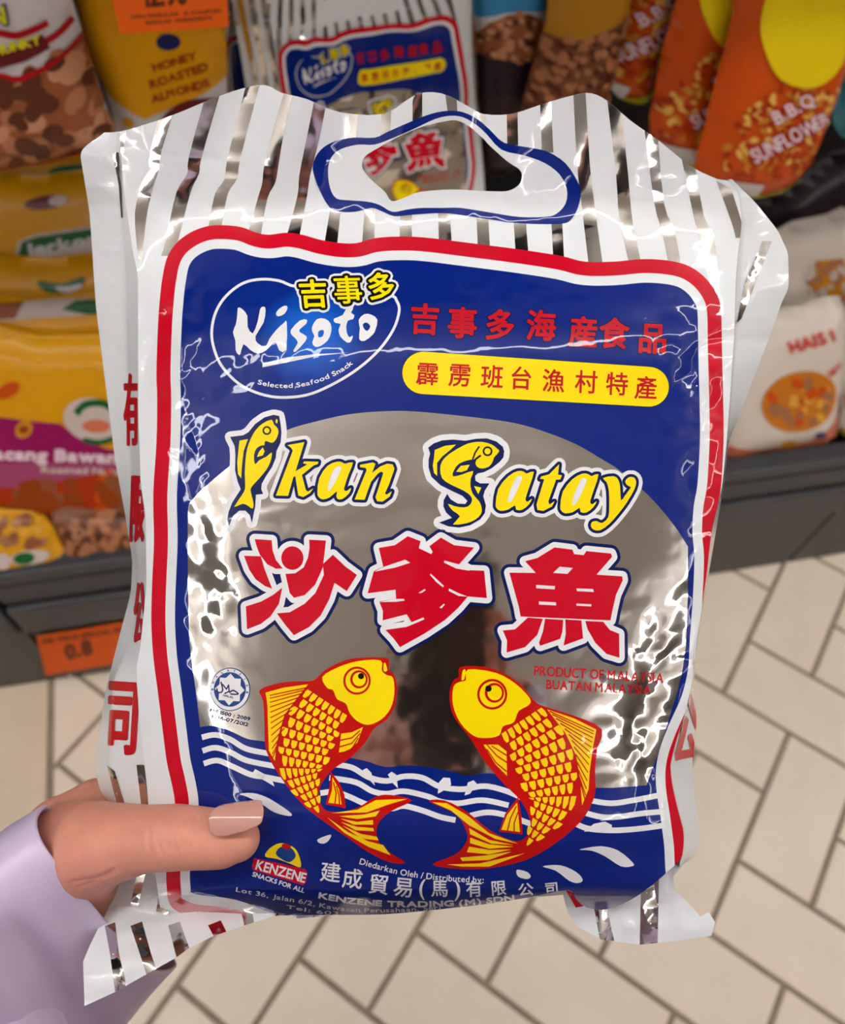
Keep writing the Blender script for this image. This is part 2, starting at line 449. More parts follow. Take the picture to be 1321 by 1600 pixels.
# ================================================================== the big snack bag in the hand
def line_fn(pts):                               # x as a function of y along an edge of the bag
    P = np.array(pts, float); yy = np.arange(P[0, 0], P[-1, 0]+1, 2.0)
    xx = np.interp(yy, P[:, 0], P[:, 1])
    k = np.ones(9)/9; xp = np.r_[[xx[0]]*4, xx, [xx[-1]]*4]; xx = np.convolve(xp, k, 'valid')
    return lambda y: np.interp(y, yy, xx)
FE_L = line_fn([(190, 186), (300, 194), (395, 208), (430, 216), (560, 216), (640, 216), (754, 220), (809, 228), (917, 229), (1008, 220), (1044, 213), (1127, 218), (1218, 229), (1300, 236), (1360, 242), (1450, 255)])
CR_L = line_fn([(190, 180), (240, 186), (340, 191), (440, 195), (560, 198), (640, 199), (700, 203), (809, 207), (881, 217), (953, 215), (1008, 201), (1062, 178), (1134, 174), (1207, 172), (1300, 200), (1360, 215), (1450, 220)])
SI_L = line_fn([(190, 178), (211, 160), (228, 132), (240, 125), (330, 140), (480, 150), (600, 165), (720, 180), (800, 195), (875, 207), (925, 205), (1000, 185), (1080, 165), (1150, 155), (1210, 150), (1240, 158), (1262, 182), (1300, 195), (1360, 203), (1450, 205)])
FE_R = line_fn([(270, 1130), (300, 1155), (346, 1160), (400, 1153), (440, 1150), (520, 1148), (610, 1142), (690, 1136), (760, 1129), (830, 1112), (900, 1104), (960, 1095), (1010, 1087), (1035, 1082), (1058, 1083), (1110, 1072), (1160, 1056), (1195, 1047), (1224, 1050), (1260, 1058), (1300, 1069), (1330, 1068), (1352, 1062), (1450, 1050)])
SI_R = line_fn([(270, 1136), (282, 1146), (315, 1180), (360, 1216), (395, 1232), (450, 1233), (470, 1223), (520, 1205), (610, 1171), (690, 1139), (760, 1131), (1010, 1089), (1050, 1086), (1085, 1082), (1110, 1087), (1130, 1088), (1180, 1083), (1210, 1082), (1280, 1090), (1318, 1094), (1338, 1088), (1352, 1064), (1450, 1052)])
def plane_d(P): return 0.2707 - 0.000018*(P[:, 1]-1310)
WR = [  # centre x, y, radius x, y, strength of crumpling
    (285, 540, 55, 100, 1.7), (1090, 560, 80, 100, 2.0), (1010, 1090, 90, 130, 2.2), (330, 900, 50, 110, 1.3), (430, 560, 90, 60, .7),
    (800, 490, 190, 60, .6), (700, 330, 500, 60, .55), (480, 1360, 160, 50, 1.0), (960, 1330, 120, 60, .9), (1100, 760, 60, 160, .8), (215, 900, 60, 300, .7),
    (430, 900, 110, 90, .5)]
CREASE = [(186, 232, 480, 268, 5, -.6), (230, 262, 420, 275, 4, .5), (930, 300, 1160, 345, 6, -.5), (222, 400, 290, 560, 4, .7), (283, 590, 345, 830, 4, .7), (260, 545, 460, 520, 6, .7),
          (300, 1000, 390, 985, 5, -.9), (330, 820, 480, 790, 4, .6), (470, 1000, 570, 1100, 14, .8), (1010, 1060, 1010, 1225, 7, -1.6), (960, 1120, 1000, 1225, 7, 1.2), (1060, 1110, 1015, 1220, 7, 1.2), (1010, 1060, 1075, 985, 6, -1.3),
          (985, 1000, 1010, 1060, 5, -1.2), (960, 1010, 1075, 1020, 6, 1.2), (1010, 1060, 1080, 1060, 6, 1.2), (900, 1045, 1010, 1060, 8, .7), (860, 1360, 1060, 1325, 8, -1.3), (420, 1310, 540, 1330, 4, .8),
          (1095, 640, 1120, 790, 4, .8), (600, 330, 635, 300, 6, -1.0), (640, 640, 680, 760, 30, -.8), (1075, 540, 1130, 430, 5, .6), (1000, 590, 1128, 600, 6, .6)]
def front_depth(P):
    x, y = P[:, 0], P[:, 1]; l, r = FE_L(y), FE_R(y)
    u = np.clip((x-(l+r)/2)/((r-l)/2), -1.15, 1.15)
    w = sstep(300, 560, y)*(1-0.85*sstep(1260, 1450, y))
    b = BULGE*(1-np.abs(u)**3.4)*w
    d = plane_d(P) - b
    d += 0.030*sstep(1370, 1450, y)**2
    hdr = 1-sstep(330, 430, y)
    d -= 0.000115*np.log1p(np.exp((335-y)/14.0))*14.0
    d += hdr*(0.0016*np.sin(x/62+0.6)+0.0011*np.sin(x/31+y/70))
    amp = np.full(len(P), .13)
    for (cx, cy, rx, ry, s) in WR: amp += s*np.exp(-((x-cx)/rx)**2-((y-cy)/ry)**2)
    d += -WRINKLE*amp*(ridged(P, 95, 11, 3)-.6)
    d += -0.0011*(vnoise(P, 210, 5)-.5)*sstep(380, 460, y)
    for (x0, y0, x1, y1, wd, a) in CREASE:
        dx, dy = x1-x0, y1-y0; L2 = dx*dx+dy*dy
        t = np.clip(((x-x0)*dx+(y-y0)*dy)/L2, 0, 1); dist = np.hypot(x-x0-t*dx, y-y0-t*dy)
        d -= a*0.00042*np.exp(-dist/wd)*np.sin(np.pi*np.clip(t*.9+.05, 0, 1))
    return d
class GridSheet:
    def __init__(s, depth_fn, x0, x1, y0, y1, step=6.0):
        s.x0, s.y0, s.st = math.floor(x0/step)*step, math.floor(y0/step)*step, step
        s.nx, s.ny = int((x1-s.x0)/step)+2, int((y1-s.y0)/step)+2
        gx, gy = np.meshgrid(s.x0+np.arange(s.nx)*step, s.y0+np.arange(s.ny)*step)
        P = np.c_[gx.ravel(), gy.ravel()]; s.P = at_depth(P, depth_fn(P)).reshape(s.ny, s.nx, 3)
        du = np.gradient(s.P, axis=1); dv = np.gradient(s.P, axis=0); n = np.cross(dv, du)
        n /= np.linalg.norm(n, axis=2, keepdims=True)
        n[(n @ FWD) > 0] *= -1; s.N = n
    def _int(s, A, P):
        fx = np.clip((P[:, 0]-s.x0)/s.st, 0, s.nx-1.001); fy = np.clip((P[:, 1]-s.y0)/s.st, 0, s.ny-1.001)
        i, j = fx.astype(int), fy.astype(int); a, b = (fx-i)[:, None], (fy-j)[:, None]
        return (A[j, i]*(1-a)+A[j, i+1]*a)*(1-b)+(A[j+1, i]*(1-a)+A[j+1, i+1]*a)*b
    def __call__(s, P):
        n = s._int(s.N, P); return s._int(s.P, P), n/np.linalg.norm(n, axis=1, keepdims=True)
SHEET = GridSheet(front_depth, 150, 1200, 110, 1460)

HOLE = sm([(566, 260), (570, 245), (593, 230), (630, 210), (663, 197), (693, 190), (713, 188), (733, 197), (756, 217), (765, 227), (793, 252), (811, 264), (816, 275), (811, 289), (795, 298), (775, 299), (747, 298), (706, 296), (656, 300), (630, 310), (612, 314), (602, 300), (586, 286), (573, 273)], 3)
yl = np.arange(1418, 206, -14)
F_OUT = [(float(FE_L(y)), float(y)) for y in yl] + \
    sm([(200, 203), (270, 180), (330, 155), (380, 138), (415, 133), (440, 145), (480, 155), (530, 175), (600, 178), (650, 148), (690, 146), (730, 165), (755, 178), (800, 178), (850, 162), (900, 148), (925, 146), (950, 158), (985, 188), (1030, 220), (1080, 260), (1122, 284)], 3, False) + \
    [(float(FE_R(y)), float(y)) for y in np.arange(300, 1350, 14)] + \
    sm([(1060, 1347), (1020, 1382), (985, 1406), (950, 1420), (918, 1418), (900, 1404), (888, 1390), (830, 1401), (760, 1412), (680, 1421), (600, 1428), (520, 1429), (440, 1430), (380, 1434), (330, 1438), (290, 1430)], 3, False)
BAGLOC = pt(660, 1430, 0.285)
bag = thing('snack_bag', BAGLOC, 'large striped foil snack bag with two printed carp, held up by the hand', 'snack bag')
P, T = tess([F_OUT], [HOLE], None, 6.0)
pos, nor = SHEET(P)
link('front_panel', mesh_from('front_panel', pos, T, True, None, nor), bag, ['white_film'])
CLIP = [F_OUT]
ART = []                                        # kept for the second bag on the shelf
def art(name, layers, label=None, keep=True, step=6.0, neg_hole=False):
    L2 = [(l[0], l[1], l[2], list(l[3]) if len(l) > 3 else []) for l in layers]
    if keep: ART.append((name, L2))
    o = art_object(name, L2, SHEET, bag, step, CLIP)
    if o and label: o['label'] = label
    return o

# ---- foil stripes of the header
STR = [
 [(180, 200, 196), (179, 196, 215), (177, 193, 240)],
 [(251, 273, 170), (235, 252, 237), (231, 248, 266), (220, 240, 290), (211, 230, 333), (214, 224, 385), (217, 219, 405)],
 [(321, 343, 150), (295, 315, 246), (293, 311, 271), (276, 298, 300), (261, 281, 366), (252, 272, 400)],
 [(386, 407, 128), (356, 376, 246), (351, 370, 280), (336, 356, 303), (326, 346, 355)],
 [(446, 460, 140), (428, 445, 200), (413, 435, 260), (410, 430, 286), (403, 418, 310), (388, 408, 365)],
 [(493, 512, 150), (480, 500, 213), (468, 485, 273), (465, 480, 306), (448, 468, 370)],
 [(541, 560, 170), (539, 556, 219)], [(516, 533, 328), (507, 527, 382)],
 [(597, 612, 165), (595, 610, 210)], [(570, 586, 328), (566, 585, 382)],
 [(645, 660, 140), (645, 660, 192)], [(626, 644, 334), (625, 644, 376)],
 [(695, 713, 140), (700, 715, 176)], [(685, 703, 332), (686, 706, 378)],
 [(743, 758, 160), (748, 759, 199)], [(745, 763, 338), (747, 766, 388)],
 [(792, 809, 168), (793, 810, 227)], [(803, 822, 346), (806, 826, 396)],
 [(844, 861, 152), (847, 865, 238)], [(862, 879, 348), (865, 882, 408)],
 [(896, 915, 140), (902, 922, 255), (909, 929, 318), (920, 942, 412)],
 [(948, 968, 145), (963, 982, 273), (968, 988, 341), (983, 1002, 410)],
 [(1007, 1027, 198), (1023, 1038, 318), (1034, 1054, 359), (1045, 1064, 412)],
 [(1064, 1084, 240), (1084, 1100, 337), (1093, 1116, 368), (1109, 1123, 440), (1118, 1126, 478)],
 [(1116, 1136, 272), (1143, 1159, 346), (1150, 1166, 372)],
]
for s in STR:
    left = sm([(a, y) for a, b, y in s], 3, False); right = sm([(b, y) for a, b, y in s], 3, False)
    art('foil_stripe', [([left+right[::-1]], 'foil', 0)])
# ---- handle
H_OUT = sm([(489, 266), (493, 246), (506, 230), (526, 220), (553, 215), (586, 215), (606, 206), (640, 191), (673, 178), (700, 173), (723, 175), (746, 186), (766, 203), (788, 223), (825, 230), (856, 237), (884, 255), (902, 282), (908, 300), (904, 323), (893, 343), (875, 350), (811, 349), (765, 343), (720, 336), (690, 333), (640, 336), (616, 338), (596, 330), (580, 325), (556, 331), (533, 331), (516, 325), (500, 298)], 3)
H_IN = sm([(513, 266), (518, 246), (533, 233), (560, 226), (586, 226), (616, 215), (650, 200), (680, 186), (703, 181), (723, 183), (743, 194), (760, 209), (784, 234), (820, 243), (852, 255), (875, 273), (886, 296), (884, 318), (870, 334), (852, 339), (811, 339), (765, 332), (720, 325), (690, 325), (656, 325), (633, 328), (613, 331), (593, 320), (573, 315), (546, 313), (526, 310), (516, 293)], 3)
art('handle_outline', [([H_OUT], 'blue_ink', 1, [H_IN]), ([H_IN], 'white_film', 1, [HOLE])], 'blue ring printed around the cut-out handle')
# ---- red / white / blue panel
R_OUT = [(254, 435), (261, 404), (275, 381), (297, 364), (323, 354), (348, 352), (377, 355), (402, 364), (421, 367), (447, 364), (472, 367), (501, 375), (532, 380), (558, 380), (583, 373), (615, 370), (660, 371), (727, 379), (812, 390), (876, 400), (914, 409), (960, 409), (1007, 405), (1049, 408), (1079, 417), (1104, 436), (1121, 462), (1127, 487), (1128, 530), (1130, 614), (1131, 678), (1129, 730), (1126, 767), (1121, 795), (1119, 830), (1122, 870), (1120, 930), (1115, 1000), (1112, 1050), (1100, 1100), (1078, 1150), (1064, 1190), (1062, 1225), (1070, 1280), (1076, 1340), (1070, 1410), (1010, 1460), (900, 1480), (700, 1482), (520, 1478), (420, 1462), (360, 1441), (310, 1435), (283, 1427), (266, 1413), (261, 1387), (261, 1351), (270, 1300), (274, 1258), (269, 1225), (261, 1189), (254, 1135), (247, 1080), (240, 1026), (237, 972), (238, 917), (241, 845), (240, 772), (245, 690), (246, 620), (245, 585), (247, 515), (250, 470)]
R_S = sm(R_OUT, 4)
def inset(path, w):
    P = np.array(path); d = np.roll(P, -1, 0)-np.roll(P, 1, 0); d /= np.maximum(np.hypot(d[:, 0], d[:, 1]), 1e-6)[:, None]
    n = np.c_[-d[:, 1], d[:, 0]]                  # clockwise on screen -> inward
    k = np.ones(5)/5
    for c in (0, 1): n[:, c] = np.convolve(np.r_[n[-2:, c], n[:, c], n[:2, c]], k, 'valid')
    return [tuple(q) for q in P+n*w]
W_S, B_S = inset(R_S, 22), inset(R_S, 37)
WIN = sm([(296, 1000), (294, 891), (294, 800)], 4, False) + sm([(296, 787), (316, 765), (356, 731), (400, 697), (449, 672), (489, 660), (542, 648), (595, 643), (648, 643), (731, 651), (803, 661), (852, 675), (900, 694), (943, 719), (967, 734), (1006, 767), (1037, 800), (1060, 830)], 4, False) + \
    [(1075, 854), (1075, 925), (1072, 1008), (1066, 1050), (1057, 1085), (1048, 1115), (1029, 1177), (1010, 1227)] + sm([(956, 1231), (880, 1228), (800, 1213), (760, 1208), (730, 1212), (695, 1203), (645, 1196), (602, 1198), (568, 1188), (500, 1175), (460, 1166), (412, 1158), (386, 1154), (358, 1141), (332, 1134), (313, 1136)], 4, False) + [(309, 1100), (301, 1042)]
art('printed_border', [([R_S], 'red_ink', 1, [W_S]), ([W_S], 'white_film', 1, [B_S])], 'red and white frame around the blue panel')
art('blue_panel', [([B_S], 'blue_ink', 1, [WIN])])
art('foil_window', [([WIN], 'foil', 1)], 'bare silver foil area behind the title')
# ---- waves and drops
def wave(pts, w=8.6): return [ribbon(sm(pts, 5, False), w)]
WV = [[(316, 1152), (337, 1148), (360, 1155), (386, 1170), (425, 1178)], [(317, 1173), (337, 1168), (360, 1175), (386, 1188), (430, 1197)], [(319, 1193), (340, 1188), (363, 1197), (392, 1210), (415, 1214), (446, 1220)],
      [(520, 1194), (550, 1199), (576, 1214), (605, 1220), (631, 1213), (660, 1215), (688, 1229), (723, 1233), (757, 1228), (789, 1235), (815, 1246)],
      [(515, 1215), (556, 1222), (582, 1236), (605, 1240), (631, 1236), (668, 1244), (688, 1252), (716, 1255), (754, 1250), (795, 1258)],
      [(501, 1239), (524, 1237), (547, 1245), (575, 1257), (611, 1263), (631, 1259), (660, 1266), (688, 1276), (712, 1281)], [(735, 1274), (761, 1269), (789, 1273), (830, 1287)],
      [(925, 1251), (956, 1255), (991, 1250), (1027, 1243)], [(908, 1268), (939, 1276), (966, 1276), (1001, 1271), (1034, 1268)], [(893, 1283), (918, 1294), (956, 1297), (994, 1295), (1040, 1289)]]
for w in WV: art('wave_line', [(wave(w), 'white_ink', 2)])
c1 = crop(300, 1000, .28766); c2 = crop(660, 1010, .34822)
for q in ([(325, 730), (345, 700), (390, 725), (430, 740), (450, 795), (400, 765), (350, 740)],):
    art('wave_crest', [([c1(q)], 'white_ink', 2)])
for q in ([(930, 705), (950, 695), (975, 720), (995, 790), (965, 760), (930, 730)], [(1065, 730), (1085, 715), (1110, 730), (1120, 805), (1090, 775)]): art('wave_crest', [([c1(q)], 'white_ink', 2)])
for q in ([(75, 610), (95, 588), (125, 590), (130, 620), (90, 650), (70, 660)], [(205, 610), (230, 600), (245, 615), (215, 660), (190, 668)], [(725, 830), (770, 795), (820, 785), (850, 800), (850, 825)]): art('wave_crest', [([c2(q)], 'white_ink', 2)])
for q in (c1([(260, 835), (330, 830), (400, 850), (470, 890), (540, 940), (530, 955), (450, 935), (380, 890), (300, 850)]), c1([(685, 1080), (755, 1055), (745, 1085), (720, 1103), (692, 1100)]),
          c2([(705, 910), (800, 895), (880, 915), (945, 970), (940, 985), (890, 985), (820, 940), (760, 915)]), c2([(540, 985), (620, 980), (690, 1010), (720, 1045), (700, 1060), (660, 1050), (600, 1005)]), c2([(425, 1000), (470, 1010), (487, 1030), (470, 1042), (430, 1030)])):
    art('water_drop', [([sm(q, 3)], 'white_ink', 2)])

# ---- oval logo
lo = crop(240, 340, .318); lk = crop(360, 420, .21196)
oval = sm(lo([(700, 340), (620, 313), (530, 305), (440, 325), (360, 385), (310, 460), (288, 550), (295, 630), (330, 720), (400, 800), (480, 850), (580, 880), (680, 883), (780, 865), (900, 810), (1010, 740), (1110, 650), (1180, 550), (1208, 460), (1195, 410), (1165, 385), (1000, 350), (850, 335)]), 4)
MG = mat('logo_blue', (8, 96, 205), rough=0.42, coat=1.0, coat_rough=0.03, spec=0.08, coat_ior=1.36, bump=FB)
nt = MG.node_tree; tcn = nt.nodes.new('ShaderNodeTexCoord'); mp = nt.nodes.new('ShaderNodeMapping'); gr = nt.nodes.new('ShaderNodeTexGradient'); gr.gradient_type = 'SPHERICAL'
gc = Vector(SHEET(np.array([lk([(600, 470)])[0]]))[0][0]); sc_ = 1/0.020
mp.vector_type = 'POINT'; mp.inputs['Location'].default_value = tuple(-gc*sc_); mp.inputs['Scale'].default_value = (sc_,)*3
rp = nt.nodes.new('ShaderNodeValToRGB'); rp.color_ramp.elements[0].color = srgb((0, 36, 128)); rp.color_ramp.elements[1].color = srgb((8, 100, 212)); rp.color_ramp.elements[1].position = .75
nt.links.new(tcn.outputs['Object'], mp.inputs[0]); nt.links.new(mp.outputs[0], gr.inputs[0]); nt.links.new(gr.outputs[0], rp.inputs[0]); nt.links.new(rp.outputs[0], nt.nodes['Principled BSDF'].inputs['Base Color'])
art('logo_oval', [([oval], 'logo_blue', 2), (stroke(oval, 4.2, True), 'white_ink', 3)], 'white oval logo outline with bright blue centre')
KIS = [[(60, 290), (92, 302), (128, 350), (130, 430), (168, 480), (205, 390), (222, 300), (248, 283), (262, 305), (248, 400), (188, 500), (205, 552), (262, 575), (290, 520), (345, 450), (398, 402), (418, 398), (414, 600), (362, 602), (342, 548), (312, 556), (268, 602), (208, 628), (150, 600), (100, 558), (78, 630), (60, 632), (42, 600), (40, 530), (22, 470), (45, 410), (55, 330)],
       [(338, 335), (360, 300), (405, 275), (425, 290), (402, 335), (355, 355)], [(448, 455), (515, 385), (565, 378), (562, 408), (512, 452), (520, 474), (562, 500), (556, 535), (486, 612), (468, 604), (500, 548), (478, 512), (455, 490)],  # lower hook of the s is a highlight drawn in white ink
       [(605, 430), (640, 375), (700, 372), (742, 410), (745, 470), (720, 530), (670, 570), (630, 578), (605, 548), (622, 500), (606, 468)],
       [(765, 372), (830, 345), (858, 292), (898, 272), (906, 298), (892, 328), (915, 345), (905, 375), (870, 385), (856, 430), (862, 480), (880, 508), (905, 495), (892, 538), (862, 546), (812, 502), (800, 450), (815, 410), (775, 402)],
       [(948, 380), (990, 338), (1040, 342), (1085, 378), (1072, 450), (1050, 490), (990, 535), (952, 522), (956, 440)]]
KH = [[(650, 468), (672, 455), (692, 460), (684, 500), (652, 508)], [(978, 412), (1006, 400), (1034, 428), (1010, 462), (985, 442)]]
art('logo_lettering', [([sm(lk(k), 2) for k in KIS], 'white_ink', 4, [sm(lk(k), 2) for k in KH]), ([lk([(240, 700), (420, 655), (640, 630), (870, 620), (640, 645), (430, 690), (240, 728)])], 'white_ink', 4)], 'white brush lettering of the oval logo, with a glint painted under its s')
art('tagline_lettering', [(tarc('Selected Seafood Snack', sm(lk([(200, 850), (300, 872), (400, 880), (520, 872), (640, 842), (760, 795), (850, 745), (908, 700)]), 4, False), 7.2, 0.25), 'white_ink', 4)], keep=False)
YC = gl('吉', 490, 460, 46, -.03, 1, -.08, 1.1)+gl('事', 544, 454, 46, -.03, 1, -.08, .6)+gl('多', 596, 448, 44, -.06, 1, -.1, 1.0)
art('yellow_characters', [(gl('吉', 490, 460, 46, -.03, 1, -.08, 8.5)+gl('事', 544, 454, 46, -.03, 1, -.08, 8.5)+gl('多', 596, 448, 44, -.06, 1, -.1, 8.5), 'white_ink', 4), (gl('吉', 490, 460, 46, -.03, 1, -.08, 5)+gl('事', 544, 454, 46, -.03, 1, -.08, 5)+gl('多', 596, 448, 44, -.06, 1, -.1, 5), 'black_ink', 5), (YC, 'yellow_ink', 6)], 'yellow characters above the oval logo')
RC = [('吉', 664, 499), ('事', 723, 505), ('多', 782, 508), ('海', 846, 509), ('産', 911, 519), ('食', 960, 521), ('品', 1020, 530)]
art('red_characters', [(sum([gl(c, x, y, 50, .05, .95, 0, 3.4) for c, x, y in RC], []), 'navy_ink', 2), (sum([gl(c, x, y, 50, .05, .95, 0, 1.3) for c, x, y in RC], []), 'text_red', 3)], 'red characters across the upper right of the panel')
_pa = math.atan2(21.5, 352)
pill = [(662+33*math.cos(t), 583+33*math.sin(t)) for t in np.linspace(_pa+math.pi/2, _pa+math.pi*1.5, 18)]+[(760, 556.5), (880, 564.5)]+[(1014+31*math.cos(t), 604.5+31*math.sin(t)) for t in np.linspace(_pa-math.pi/2, _pa+math.pi/2, 18)]
art('yellow_pill', [(stroke(pill, 2.6, True), 'navy_ink', 2), ([pill], 'yellow_ink', 3)], 'yellow rounded bar')
PC = [('霹', 668, 585), ('雳', 718, 587), ('班', 769, 589), ('台', 815, 591), ('漁', 865, 595), ('村', 916, 597), ('特', 964, 600), ('產', 1009, 606)]
art('pill_characters', [(sum([gl(c, x, y, 38, .05, .95, 0, .55) for c, x, y in PC], []), 'text_red', 4)])

# ---- title
ka = crop(330, 630, .26495); sa = crop(640, 640, .3028); fi = crop(340, 640, .11875); fz = crop(650, 670, .12112)
def soft(p): return cr_spline(p, 2)
LK = ka([(452, 248), (552, 230), (500, 402), (568, 362), (545, 355), (550, 344), (634, 346), (630, 360), (606, 368), (537, 424), (560, 512), (572, 522), (604, 503), (585, 530), (545, 554), (516, 545), (498, 430), (487, 437), (456, 547), (384, 545), (484, 280), (472, 262)])
LA = soft(ka([(628, 520), (640, 440), (688, 370), (742, 346), (772, 348), (792, 358), (838, 350), (812, 420), (786, 500), (790, 516), (804, 517), (826, 500), (815, 532), (776, 565), (748, 565), (740, 545), (742, 520), (700, 556), (660, 568), (635, 553)]))
LAh = soft(ka([(748, 372), (765, 375), (768, 392), (722, 485), (700, 515), (690, 512), (690, 490), (715, 410)]))
LN = ka([(880, 364), (955, 350), (970, 358), (950, 412), (998, 374), (1040, 357), (1072, 362), (1082, 388), (1050, 480), (1026, 532), (1036, 540), (1066, 520), (1055, 550), (1012, 581), (980, 578), (970, 555), (1008, 440), (1016, 412), (1004, 404), (984, 416), (944, 465), (906, 570), (848, 568), (918, 396), (912, 382), (880, 378)])
A1 = [(445, 485), (458, 410), (508, 346), (558, 318), (590, 321), (606, 331), (642, 321), (618, 400), (600, 455), (601, 471), (612, 475), (632, 460), (616, 490), (580, 518), (550, 516), (544, 494), (510, 516), (470, 523), (449, 508)]
A1h = [(560, 340), (578, 345), (578, 365), (535, 460), (512, 480), (507, 470), (515, 430), (540, 370)]
LT = sa([(772, 283), (766, 336), (786, 340), (778, 361), (756, 362), (716, 475), (722, 490), (748, 474), (735, 500), (690, 523), (660, 518), (655, 490), (695, 360), (673, 358), (680, 345), (720, 335), (755, 300)])
LY = soft(sa([(998, 354), (1052, 344), (1076, 362), (1086, 400), (1090, 468), (1110, 445), (1136, 410), (1140, 400), (1122, 390), (1112, 370), (1130, 350), (1155, 350), (1168, 370), (1160, 410), (1120, 480), (1075, 540), (1030, 590), (985, 622), (950, 620), (935, 600), (942, 580), (965, 575), (985, 585), (1002, 580), (1025, 555), (1030, 500), (1028, 420), (1016, 375)]))
sh = lambda p: [(x+333, y+13) for x, y in p]
G1 = [LK, LA, LN]; G1h = [LAh]; G2 = [soft(sa(A1)), LT, soft(sa(sh(A1))), LY]; G2h = [soft(sa(A1h)), soft(sa(sh(A1h)))]
FI = fi([(170, 360), (340, 340), (410, 300), (500, 190), (620, 105), (740, 70), (815, 85), (835, 200), (845, 300), (835, 430), (780, 545), (770, 640), (720, 760), (640, 880), (585, 980), (580, 1050), (605, 1110), (510, 1120), (500, 1280), (455, 1490), (430, 1390), (370, 1330), (290, 1330), (210, 1400), (155, 1535), (135, 1450), (150, 1350), (200, 1220), (310, 1050), (270, 950), (235, 800), (240, 600), (230, 480)])
FIb = soft(fi([(715, 135), (600, 185), (510, 270), (450, 370), (400, 500), (375, 650), (365, 830), (370, 1000), (350, 1090), (225, 1280), (330, 1240), (400, 1260), (460, 1305), (480, 1260), (465, 1170), (440, 1070), (460, 1010), (560, 900), (650, 790), (700, 690), (720, 590), (708, 570), (650, 620), (550, 670), (498, 722), (485, 600), (520, 510), (580, 475), (622, 470), (625, 430), (650, 415), (720, 440), (770, 400), (803, 320), (800, 255), (745, 195)]))
FIf = fi([(295, 410), (405, 390), (350, 550), (325, 750), (318, 910), (275, 850), (265, 700), (280, 550)])
FIp = fi([(600, 500), (625, 550), (600, 605), (525, 625), (550, 560)])
FZ = fz([(160, 245), (230, 190), (340, 150), (480, 140), (640, 155), (780, 130), (920, 125), (1040, 165), (1120, 230), (1140, 290), (1130, 370), (1080, 430), (980, 510), (880, 560), (800, 575), (765, 610), (770, 670), (830, 705), (950, 705), (890, 800), (870, 870), (905, 990), (890, 1090), (830, 1170), (700, 1245), (560, 1275), (420, 1260), (300, 1210), (465, 1150), (390, 1080), (355, 1000), (360, 920), (405, 840), (450, 910), (540, 965), (640, 970), (665, 930), (600, 865), (480, 810), (320, 730), (200, 620), (165, 500), (165, 400), (185, 320)])
FZb = soft(fz([(620, 215), (720, 180), (850, 170), (980, 205), (1050, 260), (1075, 295), (1010, 370), (990, 430), (940, 490), (850, 515), (790, 490), (768, 440), (780, 405), (700, 400), (560, 450), (490, 540), (480, 615), (600, 590), (740, 545), (710, 640), (705, 750), (740, 850), (820, 940), (850, 1030), (840, 1100), (770, 1170), (650, 1220), (480, 1235), (570, 1130), (480, 1060), (415, 970), (500, 1000), (620, 1015), (690, 990), (725, 930), (710, 870), (620, 800), (450, 720), (340, 640), (315, 520), (340, 420), (440, 320)]))
FZf = fz([(520, 205), (380, 220), (245, 275), (235, 380), (220, 480), (235, 570), (275, 610), (275, 440), (340, 360), (450, 270)])
FZp = fz([(695, 465), (660, 535), (590, 560), (520, 555), (580, 480)]); FZa = fz([(750, 740), (845, 760), (805, 845)])
e1, e2 = fi([(655, 278)])[0], fz([(925, 292)])[0]
art('title_lettering', [(grow(G1, 10.5)+grow([FI], 8.5), 'white_ink', 2), (grow(G1, 4.6)+[FI], 'navy_ink', 3, G1h), (G1+[FIb, FIf, FIp, disc(*fi([(782, 155)])[0], 1.6, 3.4)], 'yellow_ink', 4, [q for q in G1h]),
    (stroke(disc(*e1, 5.6), 2.6, True), 'black_ink', 5)], 'yellow title word with a leaping fish as its first letter')
art('title_lettering', [(grow(G2, 10.5)+grow([FZ], 9), 'white_ink', 2), (grow(G2, 4.6)+[FZ], 'navy_ink', 3, G2h), (G2+[FZb, FZf, FZp, FZa], 'yellow_ink', 4, [q for q in G2h]),
    (stroke(disc(*e2, 6.3), 2.8, True)+stroke(fz([(815, 235), (765, 310), (735, 395)]), 2.6)+stroke(fz([(830, 350), (765, 400)]), 3.2), 'black_ink', 5)], 'yellow title word with a curled fish as its first letter')
# ---- three big red characters
sh_ = crop(360, 820, .16654); di = crop(560, 810, .17411); yu = crop(770, 830, .17411)
SHA = [disc(*sh_([(585, 312)])[0], 17.4, 18.4, 24)] + [sh_(p) for p in ([(232, 135), (392, 145), (400, 240), (430, 330), (495, 410), (430, 412), (350, 370), (280, 280), (250, 200)], [(132, 290), (290, 295), (320, 400), (395, 598), (330, 575), (240, 510), (180, 420)], [(150, 765), (290, 720), (400, 660), (490, 590), (460, 740), (380, 860), (290, 930), (160, 980)],
    [(742, 140), (900, 148), (890, 240), (870, 400), (800, 560), (700, 660), (600, 685), (560, 640), (520, 460), (610, 455), (690, 400), (730, 310), (745, 220)], [(965, 280), (1080, 390), (1190, 470), (1095, 622), (980, 545), (930, 700), (850, 850), (740, 960), (600, 1035), (520, 940), (440, 830), (560, 820), (700, 740), (800, 640), (880, 470), (870, 370)])]
DIE = [di([(185, 265), (330, 240), (445, 160), (560, 205), (545, 268), (655, 320), (668, 300), (638, 250), (742, 172), (860, 240), (1040, 262), (905, 412), (1000, 465), (1130, 470), (1155, 715), (985, 700), (900, 800), (780, 910), (600, 1030), (375, 1155), (320, 1080), (245, 1000), (420, 975), (480, 930), (435, 860), (220, 915), (222, 830), (190, 745), (340, 720), (335, 640), (85, 672), (140, 475), (225, 432)])]
